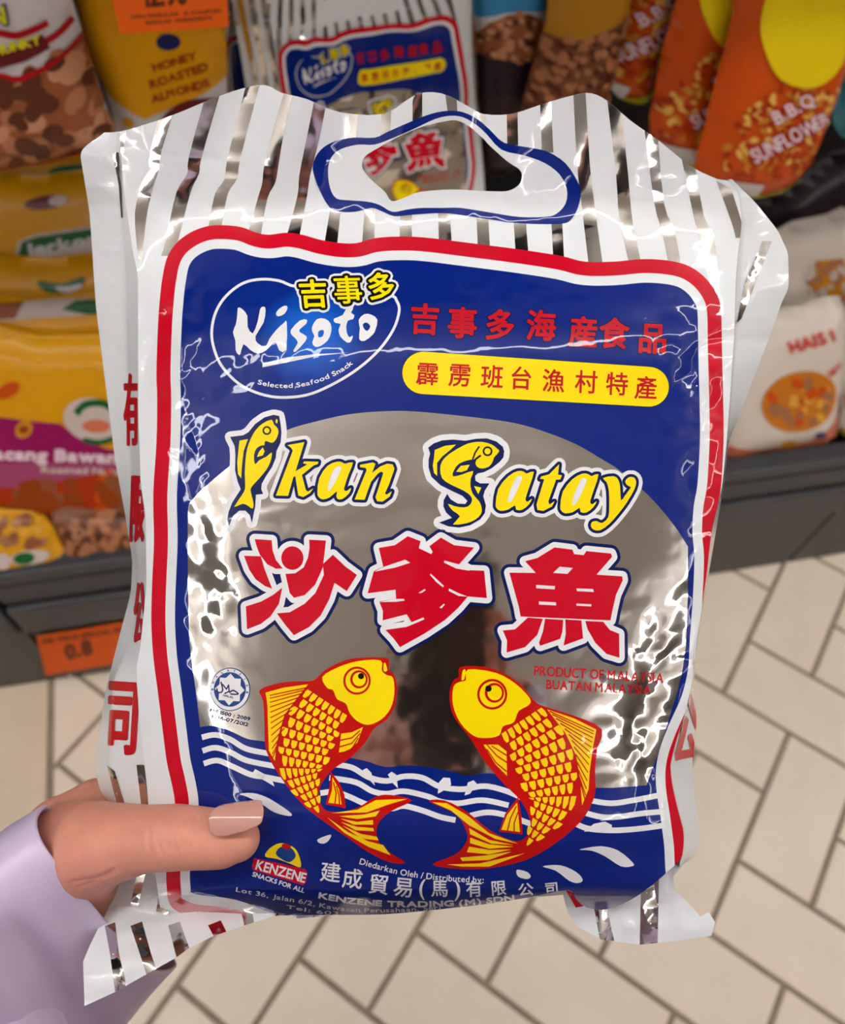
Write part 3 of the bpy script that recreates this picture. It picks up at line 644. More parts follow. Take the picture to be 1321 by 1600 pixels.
DIEw = [di(p) for p in ([(215, 440), (420, 370), (468, 398), (330, 442), (150, 478)], [(775, 378), (900, 412), (1000, 440), (1000, 470), (880, 450), (768, 395)], [(650, 495), (770, 605), (760, 618), (700, 570), (645, 508)], [(815, 628), (900, 670), (985, 702), (900, 695), (812, 650)], [(540, 668), (600, 632), (605, 645), (565, 670)], [(730, 800), (768, 765), (776, 772), (748, 808)], [(330, 722), (410, 722), (418, 737), (340, 748), (190, 750)], [(470, 935), (585, 888), (595, 905), (490, 950), (415, 980)])]
YU = [yu(p) for p in ([(290, 270), (400, 240), (555, 145), (715, 165), (730, 205), (815, 215), (840, 178), (1060, 200), (1070, 230), (930, 390), (1160, 405), (1165, 440), (1105, 570), (1075, 700), (1055, 800), (250, 765), (235, 680), (150, 372), (388, 375)],
    [(315, 775), (450, 785), (400, 930), (290, 1040), (125, 1088), (130, 980), (90, 890), (200, 880)], [(470, 785), (632, 795), (625, 900), (605, 965), (425, 1028), (415, 1000), (450, 900)], [(650, 790), (795, 800), (810, 960), (635, 1025), (655, 920)], [(830, 805), (990, 812), (1050, 885), (1132, 920), (1135, 1135), (1020, 1100), (920, 1000), (850, 880)])]
YUw = [yu(p) for p in ([(540, 375), (600, 318), (720, 330), (670, 383)], [(390, 482), (560, 492), (555, 522), (390, 512)], [(750, 512), (900, 518), (908, 545), (755, 538)], [(415, 630), (568, 638), (568, 665), (415, 658)], [(750, 648), (885, 655), (882, 675), (750, 668)])]
for polys, cut, lb in ((SHA, [], 'first of the three big red characters, with a round dot'), (DIE, DIEw, 'second of the three big red characters'), (YU, YUw, 'third of the three big red characters, with four legs')):
    art('big_character', [(grow(polys, 13.6, 14), 'navy_ink', 2), (grow(polys, 8.4, 14)+cut, 'white_ink', 3), (polys, 'red_ink', 4, cut)], lb)
# ---- small red lines
art('origin_lettering', [(tline('PRODUCT OF MALAYSIA', (834, 1055), (1037, 1067), 15, .35), 'text_red', 2)]); art('origin_lettering', [(tline('BUATAN MALAYSIA', (853, 1076), (1017, 1085), 14, .35), 'text_red', 2)])

# ---- the two carp
def scales(axis, hw, rows, cols, j0=0):
    A = np.array(sm(axis, 8, False)); L = np.r_[0, np.cumsum(np.hypot(*np.diff(A, axis=0).T))]; tot = L[-1]
    hs = np.linspace(0, 1, len(hw)); out = []
    def at(s, t):
        s = min(max(s, 0), 1); p = np.array([np.interp(s*tot, L, A[:, i]) for i in (0, 1)])
        q0 = np.array([np.interp(max(s-.02, 0)*tot, L, A[:, i]) for i in (0, 1)]); q1 = np.array([np.interp(min(s+.02, 1)*tot, L, A[:, i]) for i in (0, 1)])
        d = (q1-q0)/np.hypot(*(q1-q0)); n = np.array([-d[1], d[0]])
        return p+n*t*np.interp(s, hs, hw)
    for i in range(rows):
        s0, s1 = (i/rows)**.92, ((i+1)/rows)**.92; s0 += .16*(s1-s0)
        nc = cols if i < rows*.62 else max(2, int(cols*(1-(i/rows-.62)*2.0)))
        for j in range(-1, nc+1):
            t0 = -1+2*(j+(.5 if i % 2 else 0))/nc; t1 = t0+2/nc
            if t0 < -1.02 or t1 > 1.02: continue
            g = .13*(t1-t0); a, b = t0+g, t1-g; mdt = (a+b)/2
            out.append([tuple(at(s0, a)), tuple(at(s0, b)), tuple(at(s0+.55*(s1-s0), b)), tuple(at(s1-.02*(s1-s0), mdt+.25*(b-a))), tuple(at(s1, mdt)), tuple(at(s1-.02*(s1-s0), mdt-.25*(b-a))), tuple(at(s0+.55*(s1-s0), a))])
    return out
def rays_(p0s, p1s, n, w0, w1):
    A, Bq = np.array(sm(p0s, 6, False)), np.array(sm(p1s, 6, False)); o = []
    for k in range(n):
        f = k/(n-1); a = A[int(f*(len(A)-1))]; b = Bq[int(f*(len(Bq)-1))]; o.append(ribbon([tuple(a), tuple(a+(b-a)*.5), tuple(b)], w0, w1))
    return o
K1 = sm(c1([(370, 270), (470, 235), (560, 224), (660, 220), (720, 165), (830, 110), (940, 95), (1050, 97), (1074, 115), (1072, 165), (1097, 183), (1115, 250), (1105, 350), (1060, 430), (990, 480), (940, 560), (860, 640), (770, 700), (705, 780), (690, 850), (715, 912), (760, 932), (830, 930), (910, 905), (1000, 850), (1080, 840), (1195, 870), (1080, 930), (1010, 1000), (1010, 1080), (1060, 1140), (1160, 1205), (1080, 1205), (960, 1150), (830, 1060), (720, 985), (600, 890), (480, 740), (405, 600), (395, 450), (388, 330)]), 3)
K1p = c1([(755, 715), (800, 770), (830, 840), (836, 912), (728, 892), (748, 800)])
HD1 = sm(c1([(710, 200), (790, 150), (900, 115), (1025, 110), (1032, 165), (1060, 190), (1093, 205), (1100, 290), (1080, 370), (1030, 430), (960, 460), (900, 440), (858, 395), (838, 345), (790, 320), (768, 272), (735, 258)]), 3)
fin1 = c1([(402, 285), (500, 258), (632, 240), (565, 325), (505, 405), (482, 480), (462, 560), (452, 655), (420, 600), (415, 450), (412, 350)])
pec1 = c1([(812, 508), (870, 500), (930, 472), (900, 555), (850, 600), (800, 610)])
pel1 = c1([(765, 745), (800, 810), (815, 892), (742, 882), (762, 815)])
tail1 = [c1(q) for q in ([(760, 938), (900, 920), (1000, 868), (1170, 862), (1060, 895), (950, 935)], [(800, 955), (940, 945), (1020, 925), (1000, 955), (900, 970)], [(810, 968), (900, 985), (985, 975), (985, 1000), (880, 1000)], [(810, 985), (900, 1012), (985, 1018), (990, 1035), (890, 1030)], [(820, 1005), (920, 1050), (1005, 1065), (1015, 1085), (920, 1075)], [(735, 960), (850, 1040), (960, 1090), (1040, 1110), (1080, 1165), (960, 1120), (830, 1045)])]
def eye(cx, cy, r, px, py, pr):
    return [([disc(cx, cy, r, r*1.02, 28)], 'koi_red', 5), ([disc(cx, cy, r*.84, r*.86, 28)], 'yellow_ink', 6), ([disc(cx+r*.14, cy-r*.1, r*.64, r*.66, 24)], 'koi_red', 7), ([disc(cx+r*.16, cy-r*.1, r*.48, r*.5, 24)], 'yellow_ink', 8), ([disc(px, py, pr)], 'black_ink', 9)]
ec = c1([(898, 220)])[0]; pc = c1([(920, 195)])[0]
art('printed_carp', [([K1, K1p], 'koi_red', 3), ([HD1], 'yellow_ink', 4), ([fin1, pec1, pel1]+tail1, 'koi_yellow', 4), (scales(c1([(742, 330), (655, 470), (610, 620), (600, 740), (690, 935)]), [38, 46, 42, 26, 6], 14, 7), 'koi_yellow', 4),
    (rays_(c1([(425, 300), (430, 450), (440, 640)]), c1([(640, 255), (545, 380), (475, 560)]), 17, 1.5, 1.9)+[ribbon(c1(q), 1.6, 2.2) for q in ([(915, 490), (870, 530), (800, 545)], [(915, 505), (870, 560), (800, 580)], [(905, 530), (870, 590), (820, 612)])]+[ribbon(c1(q), 1.8, 2) for q in ([(770, 770), (785, 830), (778, 890)], [(785, 790), (800, 840), (803, 895)])], 'koi_red', 5),
    ([sm(c1([(1043, 128), (1052, 125), (1062, 165), (1042, 168)]), 2)], 'yellow_ink', 5)] + eye(ec[0], ec[1], 21.5, pc[0], pc[1], 4.8), 'red and yellow carp printed on the left, facing right')
K2 = sm(c2([(168, 95), (240, 88), (330, 105), (430, 160), (500, 240), (545, 268), (680, 310), (805, 370), (785, 460), (775, 560), (775, 660), (730, 760), (640, 850), (520, 930), (420, 970), (280, 995), (150, 995), (45, 975), (150, 930), (200, 870), (195, 820), (150, 750), (30, 695), (100, 690), (200, 740), (300, 820), (400, 868), (455, 862), (485, 815), (478, 760), (440, 690), (370, 620), (290, 530), (240, 450), (210, 405), (140, 310), (122, 220), (138, 155), (165, 135)]), 3)
K2p = c2([(430, 675), (445, 760), (450, 842), (345, 828), (372, 750)])
HD2 = sm(c2([(205, 103), (330, 118), (420, 168), (482, 232), (478, 262), (432, 290), (410, 340), (362, 358), (345, 398), (290, 410), (230, 400), (170, 340), (138, 260), (140, 182), (165, 160), (196, 150)]), 3)
fin2 = c2([(560, 282), (680, 322), (780, 372), (765, 450), (750, 560), (745, 640), (716, 712), (708, 600), (690, 490), (640, 385)])
pec2 = c2([(275, 440), (340, 440), (378, 470), (380, 580), (330, 530)])
pel2 = c2([(425, 700), (432, 770), (438, 830), (355, 820), (380, 755)])
tail2 = [c2(q) for q in ([(45, 698), (110, 702), (200, 755), (300, 835), (430, 882), (330, 862), (210, 800), (130, 735)], [(210, 812), (300, 865), (410, 888), (310, 882), (215, 840)], [(215, 855), (300, 885), (410, 896), (300, 905), (215, 880)], [(210, 895), (300, 910), (400, 908), (300, 930), (200, 920)], [(170, 945), (280, 935), (400, 918), (300, 955), (180, 960)], [(112, 975), (260, 970), (460, 925), (300, 985), (180, 985)])]
ec = c2([(314, 214)])[0]; pc = c2([(297, 188)])[0]
art('printed_carp', [([K2, K2p], 'koi_red', 3), ([HD2], 'yellow_ink', 4), ([fin2, pec2, pel2]+tail2, 'koi_yellow', 4), (scales(c2([(440, 325), (530, 470), (570, 610), (575, 720), (470, 890)]), [38, 50, 46, 30, 6], 14, 7), 'koi_yellow', 4),
    (rays_(c2([(770, 380), (750, 500), (730, 690)]), c2([(570, 290), (670, 420), (705, 600)]), 17, 1.5, 1.9)+[ribbon(c2(q), 1.6, 2.2) for q in ([(290, 440), (335, 490), (380, 520)], [(290, 460), (330, 520), (378, 560)], [(310, 445), (350, 470), (382, 490)])]+[ribbon(c2(q), 1.8, 2) for q in ([(422, 715), (395, 770), (382, 825)], [(430, 740), (412, 790), (412, 832)])], 'koi_red', 5),
    ([sm(c2([(182, 108), (195, 105), (190, 145), (176, 150)]), 2)], 'yellow_ink', 5)] + eye(ec[0], ec[1], 23.5, pc[0], pc[1], 5.0), 'red and yellow carp printed on the right, facing left')

# ---- round certification emblem
hc = (360, 1077); ang = .45
star = [(hc[0]+(25 if k % 2 else 19)*math.cos(ang+k*math.pi/8)*(.93), hc[1]+(25 if k % 2 else 19)*math.sin(ang+k*math.pi/8)) for k in range(16)]
hal = crop(310, 1030, .08327)
art('round_emblem', [([disc(*hc, 31.5, 34, 36)], 'emblem_blue', 2), ([disc(*hc, 30, 32.5, 36)], 'white_ink', 3), ([disc(*hc, 25, 27, 32)], 'emblem_blue', 4), ([star], 'white_ink', 5),
    (stroke(sm(hal([(440, 430), (470, 560), (450, 610), (410, 625), (370, 600), (362, 550)]), 4, False), 2.2)+stroke(hal([(470, 470), (540, 560), (580, 480), (590, 600), (510, 640)]), 2.0)+stroke(sm(hal([(600, 620), (640, 590), (680, 585), (760, 645), (700, 655), (620, 650)]), 3, False), 2.2)+tline('HALAL', hal([(475, 690)])[0], hal([(670, 735)])[0], 3.2, .2), 'navy_ink', 6),
    (sum([gl(ch, hc[0]+27.5*math.cos(a), hc[1]+29.5*math.sin(a), 5, a+math.pi/2, 1, 0, .15) for ch, a in zip('★MALAYSIA★', np.linspace(math.pi*1.0, math.pi*2.05, 10))], []), 'navy_ink', 4)], 'small round blue and white certification emblem', keep=False)
art('code_lettering', [(tline('MS 1500 : 2009', (328, 1112), (391, 1126), 5.2, .3)+tline('1 136-07/2012', (331, 1121), (388, 1135), 5.2, .3), 'navy_ink', 2)], keep=False)
# ---- maker's imprint
kz = crop(380, 1300, .19682)
art('maker_logo', [([sm(kz([(175, 190), (215, 125), (300, 85), (390, 110), (440, 170), (460, 275), (380, 250), (270, 210)]), 3)], 'yellow_ink', 2), ([sm(kz([(262, 165), (300, 115), (380, 120), (420, 185), (370, 235), (300, 205)]), 3)], 'emblem_blue', 3), ([sm(kz([(310, 95), (345, 85), (380, 105), (370, 130), (325, 130)]), 3)], 'text_red', 4),
    ([kz([(90, 200), (495, 290), (512, 320), (500, 395), (475, 418), (85, 300), (72, 270)])], 'red_ink', 3), (tline('KENZENE', kz([(95, 288)])[0], kz([(492, 398)])[0], 15, .5), 'white_ink', 4), (tline('SNACKS FOR ALL', kz([(70, 345)])[0], kz([(485, 480)])[0], 7, .3), 'white_ink', 2)], 'yellow and red maker logo with white name', keep=False)
IM = [('建', 517, 1362), ('成', 551, 1372), ('貿', 592, 1381), ('易', 630, 1386)]
art('maker_characters', [(sum([gl(c, x, y, 33, .1, 1, 0, .4) for c, x, y in IM], [])+gl('(', 660, 1389, 34, .05, 1, 0, .4)+gl('馬', 687, 1388, 28, .0, 1, 0, .4)+gl(')', 715, 1391, 34, 0, 1, 0, .4)+gl('有', 741, 1388, 27, -.05, 1, 0, .4)+gl('限', 780, 1387, 25, -.08, 1, 0, .4)+gl('公', 822, 1389, 21, -.1, 1.2, 0, .4)+gl('司', 862, 1387, 19, -.1, 1.2, 0, .4), 'white_ink', 2)], keep=False)
art('distributor_lettering', [(tarc('Diedarkan Oleh / Distributed by:', sm([(561, 1349), (600, 1360), (640, 1369), (700, 1376), (757, 1379)], 4, False), 9.5, .2), 'white_ink', 2)], keep=False)
art('maker_name_lettering', [(tarc('KENZENE TRADING (M) SDN', sm([(497, 1402), (550, 1411), (620, 1416), (700, 1415), (760, 1411), (805, 1406)], 4, False), 8.6, .7), 'white_ink', 2)], keep=False)
art('address_lettering', [(tarc('Lot 36, Jalan 6/2, Kawasan Perusahaan, Seri', sm([(368, 1392), (420, 1402), (460, 1409), (540, 1423), (620, 1424.5), (690, 1420)], 4, False), 7.0, .12), 'white_ink', 2)], keep=False)
art('telephone_lettering', [(tarc('Tel: 603', sm([(446, 1418), (470, 1422), (500, 1427), (530, 1429)], 4, False), 5.5, .12), 'white_ink', 2)], keep=False)

# ---- gussets, back, bottom seal
ysn = 150
def strip2(name, FE, CR, SI, y0, y1, aC, aS, art_layers, matn='white_film'):
    y = np.linspace(y0, y1, ysn)
    def depth(P):
        yy = P[:, 1]; fe, cr, si = FE(yy), CR(yy), SI(yy); x = P[:, 0]
        s1 = np.clip((x-si)/np.where(np.abs(cr-si) < 1e-3, 1e-3, cr-si), 0, 1); s2 = np.clip((x-cr)/np.where(np.abs(fe-cr) < 1e-3, 1e-3, fe-cr), 0, 1)
        pf = front_depth(np.c_[fe, yy])+0.0003; pr = 0.10+0.90*sstep(210, 560, yy)
        dC = pf+aC*pr; dS = pf+aS*pr
        return dS+(dC-dS)*s1+(pf-dC)*s2 + 0.0009*(ridged(P, 46, 31, 3)-.6)*(1-s2)
    xs = np.r_[SI(y), FE(y)]; sh = GridSheet(depth, xs.min()-6, xs.max()+6, y0-6, y1+6, 3.0)
    outl = [(float(SI(q)), float(q)) for q in y]+[(float(FE(q)), float(q)) for q in y[::-1]]
    ym = np.linspace(y0, y1, 260); fe, cr, si = FE(ym), CR(ym), SI(ym)
    pf = front_depth(np.c_[fe, ym])+0.0003; pr = 0.10+0.90*sstep(210, 560, ym); cols = []
    for k in range(17):
        if k <= 8: t = k/8; x = si+(cr-si)*t; d = pf+(aS+(aC-aS)*t)*pr; a = 1.0
        else: t = (k-8)/8; x = cr+(fe-cr)*t; d = pf+aC*(1-t)*pr; a = 1-t
        Q = np.c_[x, ym]; cols.append(at_depth(Q, d+0.0009*(ridged(Q, 46, 31, 3)-.6)*a))
    V = np.concatenate(cols); n_ = len(ym)
    Fc = [(i*n_+j, i*n_+j+1, (i+1)*n_+j+1, (i+1)*n_+j) for i in range(16) for j in range(n_-1)]
    o = link(name, mesh_from(name, V, Fc, True), bag, [matn])
    for nm, lay in art_layers: art_object(nm, lay, sh, o, 6.0, [outl], base=3)
    return o
GL = [('gusset_character', [(gl('有', 206, 640, 120, 0, .20, 0, 1.6), 'text_red', 1)]), ('gusset_character', [(gl('限', 216, 795, 115, .03, .20, 0, 1.6), 'text_red', 1)]),
      ('gusset_character', [(gl('公', 219, 960, 110, .02, .16, 0, 1.6), 'text_red', 1)]), ('gusset_character', [(gl('司', 192, 1122, 128, .06, .42, 0, 2.8), 'text_red', 1)]),
      ('foil_stripe', [([[(176, 238), (186, 238), (191, 290), (193, 340), (190, 340), (186, 290)]], 'foil', 0)]), ('foil_stripe', [([[(214, 1195), (226, 1195), (236, 1262), (222, 1262)]], 'foil', 0)]),
      ('foil_stripe', [([[(168, 1195), (180, 1205), (196, 1258), (184, 1258)]], 'foil', 0)])]
strip2('gusset', FE_L, CR_L, SI_L, 207, 1352, 0.013, 0.026, GL)
CR_R = lambda y: FE_R(y)+0.02*(SI_R(y)-FE_R(y))
GR = [('foil_stripe', [([[(1191, 377), (1206, 377), (1159, 497), (1151, 505), (1163, 445)]], 'foil', 0)]), ('gusset_character', [(gl('公', 1072, 1140, 120, 0, .35, 0, 2.2), 'text_red', 1)])]
strip2('gusset', FE_R, CR_R, SI_R, 280, 1352, 0.012, 0.027, GR)
def back_depth(P):
    x, y = P[:, 0], P[:, 1]; l, r = SI_L(y), SI_R(y); u = np.clip((x-(l+r)/2)/np.maximum((r-l)/2, 1), -1.1, 1.1)
    d = np.maximum(plane_d(P), front_depth(P)) + 0.0006 + (0.027*(0.10+0.9*sstep(210, 560, y)) + 0.010*sstep(350, 600, y)*(1-np.abs(u)**2.5))*(1-.75*sstep(1330, 1440, y)) + 0.0012*(ridged(P, 80, 41, 2)-.6)*sstep(300, 420, y)
    return d
BSH = GridSheet(back_depth, 110, 1250, 110, 1470)
B_OUT = [(float(SI_L(y)), float(y)) for y in np.arange(1410, 214, -14)]+sm([(170, 207), (200, 203), (270, 180), (330, 155), (380, 138), (415, 133), (440, 145), (480, 155), (530, 175), (600, 178), (650, 148), (690, 146), (730, 165), (755, 178), (800, 178), (850, 162), (900, 148), (925, 146), (950, 158), (985, 188), (1030, 220), (1080, 260), (1122, 280)], 3, False)+[(float(SI_R(y)), float(y)) for y in np.arange(284, 1350, 14)]+[(1050, 1372), (1000, 1395), (888, 1388), (600, 1418), (300, 1420)]
P, T = tess([B_OUT], [HOLE], None, 9.0); pos, nor = BSH(P)
link('back_panel', mesh_from('back_panel', pos, T, True, None, nor), bag, ['white_film'])
# bottom seal: crimped fin, showing at both lower corners
def seal_depth(P):
    x, y = P[:, 0], P[:, 1]
    return plane_d(P)+0.018-0.018*sstep(1400, 1540, y)*(1-sstep(380, 480, x))+0.0011*np.sin(x/17+y/40)+0.0012*(ridged(P, 55, 61, 3)-.6)
SSH = GridSheet(seal_depth, 110, 1140, 1330, 1600)
SEAL_L = [(262, 1335), (196, 1348), (180, 1400), (157, 1443), (140, 1478), (130, 1502), (132, 1572), (180, 1550), (240, 1516), (276, 1496), (296, 1481), (333, 1463), (383, 1446), (425, 1432), (450, 1428), (464, 1435), (500, 1432), (552, 1424), (700, 1410), (700, 1385), (500, 1395), (300, 1395)]
SEAL_R = [(700, 1385), (700, 1410), (860, 1400), (880, 1398), (888, 1428), (903, 1448), (940, 1468), (1000, 1476), (1060, 1470), (1112, 1462), (1118, 1441), (1108, 1425), (1095, 1432), (1075, 1410), (1056, 1392), (1052, 1370), (1060, 1352), (1030, 1345), (900, 1370)]
P, T = tess([SEAL_L, SEAL_R], (), None, 6.0); pos, nor = SSH(P)
seal = link('bottom_seal', mesh_from('bottom_seal', pos, T, True, None, nor), bag, ['white_film'])
for q in ([(218, 1345), (232, 1345), (216, 1415), (204, 1415)], [(165, 1446), (180, 1440), (172, 1490), (186, 1490)][:0] or [(164, 1447), (180, 1441), (186, 1490), (198, 1542), (180, 1549), (172, 1490)], [(204, 1447), (222, 1440), (236, 1490), (244, 1514), (229, 1522), (220, 1495)], [(263, 1446), (281, 1440), (296, 1481), (276, 1496)], [(325, 1446), (345, 1438), (354, 1456), (334, 1463)], [(376, 1420), (394, 1420), (397, 1442), (382, 1446)], [(425, 1415), (450, 1412), (452, 1428), (428, 1432)], [(462, 1412), (500, 1412), (500, 1432), (464, 1436)], [(1002, 1380), (1030, 1370), (1028, 1474), (1000, 1476)], [(925, 1400), (945, 1400), (960, 1470), (938, 1468)], [(252, 1380), (264, 1380), (264, 1430), (244, 1424)]):
    art_object('foil_stripe', [([q], 'foil', 0)], SSH, seal, 6.0, [SEAL_L, SEAL_R])
art_object('red_edge', [([[(884, 1390), (898, 1395), (912, 1416), (900, 1418)]], 'red_ink', 0)], SSH, seal, 6.0, [SEAL_L, SEAL_R])
# ================================================================== the person holding the bag
def skin_mat():
    M = mat('skin', (226, 154, 130), rough=0.46, sss=0.12, vary=0.07, vary_scale=70, bump=[(420, 0.00012, 2), (1500, 0.00005, 2)], spec=0.4)
    return M
skin_mat()
mat('nail', (216, 158, 142), rough=0.12, coat=1.0, coat_rough=0.03, sss=0.1)
mat('nail_tip', (222, 186, 168), rough=0.12, coat=1.0, coat_rough=0.03, sss=0.1)
mat('hair', (26, 20, 18), rough=0.45, vary=0.2, vary_scale=60)
SAT = mat('satin', (216, 198, 226), rough=0.36, spec=0.8, sheen=0.0, vary=0.03, vary_scale=30)
nt = SAT.node_tree; tcs = nt.nodes.new('ShaderNodeTexCoord'); mps = nt.nodes.new('ShaderNodeMapping'); wv = nt.nodes.new('ShaderNodeTexWave'); bmp = nt.nodes.new('ShaderNodeBump')
ax = (pt(172, 1384, .31)-pt(-80, 1590, .31)).normalized()
mps.inputs['Rotation'].default_value = ax.to_track_quat('X', 'Z').to_euler(); mps.vector_type = 'TEXTURE'
wv.bands_direction = 'X'; wv.inputs['Scale'].default_value = 420; wv.inputs['Distortion'].default_value = 0.6
bmp.inputs['Distance'].default_value = 0.00010; bmp.inputs['Strength'].default_value = 0.15
nt.links.new(tcs.outputs['Object'], mps.inputs[0]); nt.links.new(mps.outputs[0], wv.inputs['Vector']); nt.links.new(wv.outputs['Fac'], bmp.inputs['Height']); nt.links.new(bmp.outputs['Normal'], nt.nodes['Principled BSDF'].inputs['Normal'])

def blob(chains, voxel, smooth=4):
    bm = bmesh.new()
    for ch in chains:
        for (p, r) in ch:
            bmesh.ops.create_icosphere(bm, subdivisions=3, radius=r, matrix=Matrix.Translation(Vector(p)))
        for (p, r), (q, s) in zip(ch, ch[1:]):
            V, Fc = tube_mesh([p, q], [r, s], 20); vs = [bm.verts.new(v) for v in V]
            for f in Fc: bm.faces.new([vs[i] for i in f])
    me = bpy.data.meshes.new('blob'); bm.to_mesh(me); bm.free()
    o = bpy.data.objects.new('blob', me); COL.objects.link(o)
    md = o.modifiers.new('r', 'REMESH'); md.mode = 'VOXEL'; md.voxel_size = voxel
    ms = o.modifiers.new('s', 'SMOOTH'); ms.factor = 0.5; ms.iterations = smooth
    out = bpy.data.meshes.new_from_object(o.evaluated_get(bpy.context.evaluated_depsgraph_get()))
    bpy.data.objects.remove(o); bpy.data.meshes.remove(me)
    return out
def Cp(x, y, d, r): return (pt(x, y, d), r)
hand_ch = [
    [Cp(118, 1348, .290, .0168), Cp(150, 1322, .276, .0152), Cp(185, 1316, .268, .0128), Cp(232, 1310, .261, .0107), Cp(275, 1308, .2565, .0104), Cp(305, 1309, .2553, .0099), Cp(345, 1311, .2555, .0093), Cp(370, 1310, .2558, .0076), Cp(380, 1306, .2562, .0056)],
    [Cp(118, 1348, .290, .0168), Cp(100, 1310, .305, .0165), Cp(150, 1266, .313, .0125), Cp(215, 1246, .3165, .0095), Cp(300, 1232, .318, .0082), Cp(380, 1224, .317, .0072)],
    [Cp(120, 1340, .312, .0160), Cp(190, 1300, .320, .0100), Cp(300, 1288, .321, .0088), Cp(400, 1282, .320, .0074)],
    [Cp(130, 1370, .316, .0150), Cp(195, 1345, .322, .0098), Cp(300, 1338, .323, .0085), Cp(385, 1336, .321, .0072)],
    [Cp(140, 1395, .318, .0130), Cp(200, 1388, .322, .0090), Cp(285, 1386, .322, .0076), Cp(345, 1386, .320, .0066)],
    [Cp(118, 1348, .290, .0168), Cp(128, 1382, .302, .0165), Cp(112, 1420, .316, .0170), Cp(60, 1490, .318, .0210), Cp(-30, 1560, .316, .024)],
    [Cp(100, 1310, .305, .0165), Cp(120, 1340, .312, .0160), Cp(130, 1370, .316, .0150), Cp(112, 1420, .316, .0170)],
    [Cp(150, 1322, .276, .0150), Cp(108, 1330, .296, .0185), Cp(150, 1266, .313, .0120)],
]
hm = blob(hand_ch, 0.0010, 5)
# knuckle creases and the fold at the ball of the thumb, pressed into the skin
n = len(hm.vertices); co = np.empty(n*3); hm.vertices.foreach_get('co', co); co = co.reshape(-1, 3)
no = np.empty(n*3); hm.vertices.foreach_get('normal', no); no = no.reshape(-1, 3)
rel = co-EYE; dep = rel @ FWD; px = 660.5+FPX*(rel @ RIGHT)/dep; py = 800+FPX*(rel @ DOWN)/dep; facing = (no @ FWD) < 0.1
disp = np.zeros(n)
KN = [[(266, 1264), (258, 1282), (259, 1305), (266, 1330)], [(274, 1264), (268, 1284), (269, 1306), (277, 1332)], [(284, 1268), (279, 1285), (281, 1305), (287, 1326)], [(294, 1268), (291, 1285), (292, 1305), (297, 1322)], [(305, 1275), (303, 1290), (305, 1310)], [(247, 1285), (246, 1310), (252, 1335)], [(232, 1295), (231, 1325)],
      [(112, 1378), (140, 1375), (165, 1368), (180, 1358)], [(125, 1386), (150, 1378)]]
for L in KN:
    q = np.array(sm(L, 4, False)); dm = np.full(n, 1e9)
    for a, b in zip(q[:-1], q[1:]):
        d_ = b-a; t = np.clip(((px-a[0])*d_[0]+(py-a[1])*d_[1])/(d_ @ d_), 0, 1); dm = np.minimum(dm, np.hypot(px-a[0]-t*d_[0], py-a[1]-t*d_[1]))
    disp -= 0.00062*np.exp(-(dm/2.4)**2)
disp += 0.0006*np.exp(-((px-280)/22)**2-((py-1296)/28)**2)
ok = facing & (dep < 0.30)
co[ok] += no[ok]*disp[ok, None]
hm.vertices.foreach_set('co', co.ravel()); hm.update()
# ---- the rest of the figure, standing behind the camera
HEAD_DIR = Vector((FWD[0], FWD[1], 0)).normalized(); SIDE = Vector((HEAD_DIR.y, -HEAD_DIR.x, 0))
def BP(f, s, z): return Vector((0, 0, 0)) + HEAD_DIR*f + SIDE*s + Vector((0, 0, z))
PC_ = Vector(EYE)+Vector(-FWD*0.012)+Vector(RIGHT*0.022)+Vector(DOWN*0.055)
wrist = pt(-30, 1560, .316); shL = BP(-.33, -.19, 1.30); elbL = BP(-.16, -.30, 1.02)
shR = BP(-.33, .19, 1.30); elbR = BP(-.22, .30, 1.08); hanR = BP(-.05, .09, 1.33)
body_ch = [[(wrist, .024), (elbL, .036), (shL, .044)], [(shR, .044), (elbR, .036), (hanR, .024)], [(hanR, .026), (PC_+Vector(RIGHT*.052)+Vector(DOWN*.03)+Vector(-FWD*.004), .017)],
    *[[(PC_+Vector(RIGHT*.050)+Vector(DOWN*(.045-.020*k)), .010), (PC_+Vector(RIGHT*.044)+Vector(DOWN*(.045-.021*k))+Vector(FWD*.013), .0085), (PC_+Vector(RIGHT*.026)+Vector(DOWN*(.045-.022*k))+Vector(FWD*.014), .0075)] for k in range(4)],
    [(PC_+Vector(RIGHT*.05)+Vector(DOWN*.045), .012), (PC_+Vector(RIGHT*.040)+Vector(DOWN*.01)+Vector(-FWD*.015), .010), (PC_+Vector(RIGHT*.020)+Vector(DOWN*-.01)+Vector(-FWD*.015), .009)],
    [(shL, .05), (BP(-.33, 0, 1.33), .07), (shR, .05)], [(BP(-.33, 0, 1.30), .11), (BP(-.33, 0, 1.10), .115), (BP(-.33, 0, .95), .11), (BP(-.33, 0, .85), .13)],
    [(BP(-.33, -.08, .85), .085), (BP(-.33, -.09, .48), .06), (BP(-.33, -.09, .10), .042), (BP(-.33, -.09, .045), .042), (BP(-.20, -.10, .035), .03)], [(BP(-.33, .08, .85), .085), (BP(-.33, .09, .48), .06), (BP(-.33, .09, .10), .042), (BP(-.33, .09, .045), .042), (BP(-.20, .10, .035), .03)],
    [(BP(-.33, 0, 1.36), .055), (BP(-.31, 0, 1.46), .05)], [(BP(-.30, 0, 1.58), .088), (BP(-.275, 0, 1.54), .072), (BP(-.26, 0, 1.50), .055)], [(BP(-.195, 0, 1.555), .014), (BP(-.205, 0, 1.575), .010)],
    [(BP(-.29, .088, 1.56), .016), (BP(-.29, .086, 1.53), .012)], [(BP(-.29, -.088, 1.56), .016), (BP(-.29, -.086, 1.53), .012)]]
bm_ = blob(body_ch, 0.0045, 4)
bmj = bmesh.new(); bmj.from_mesh(hm); bmj.from_mesh(bm_)
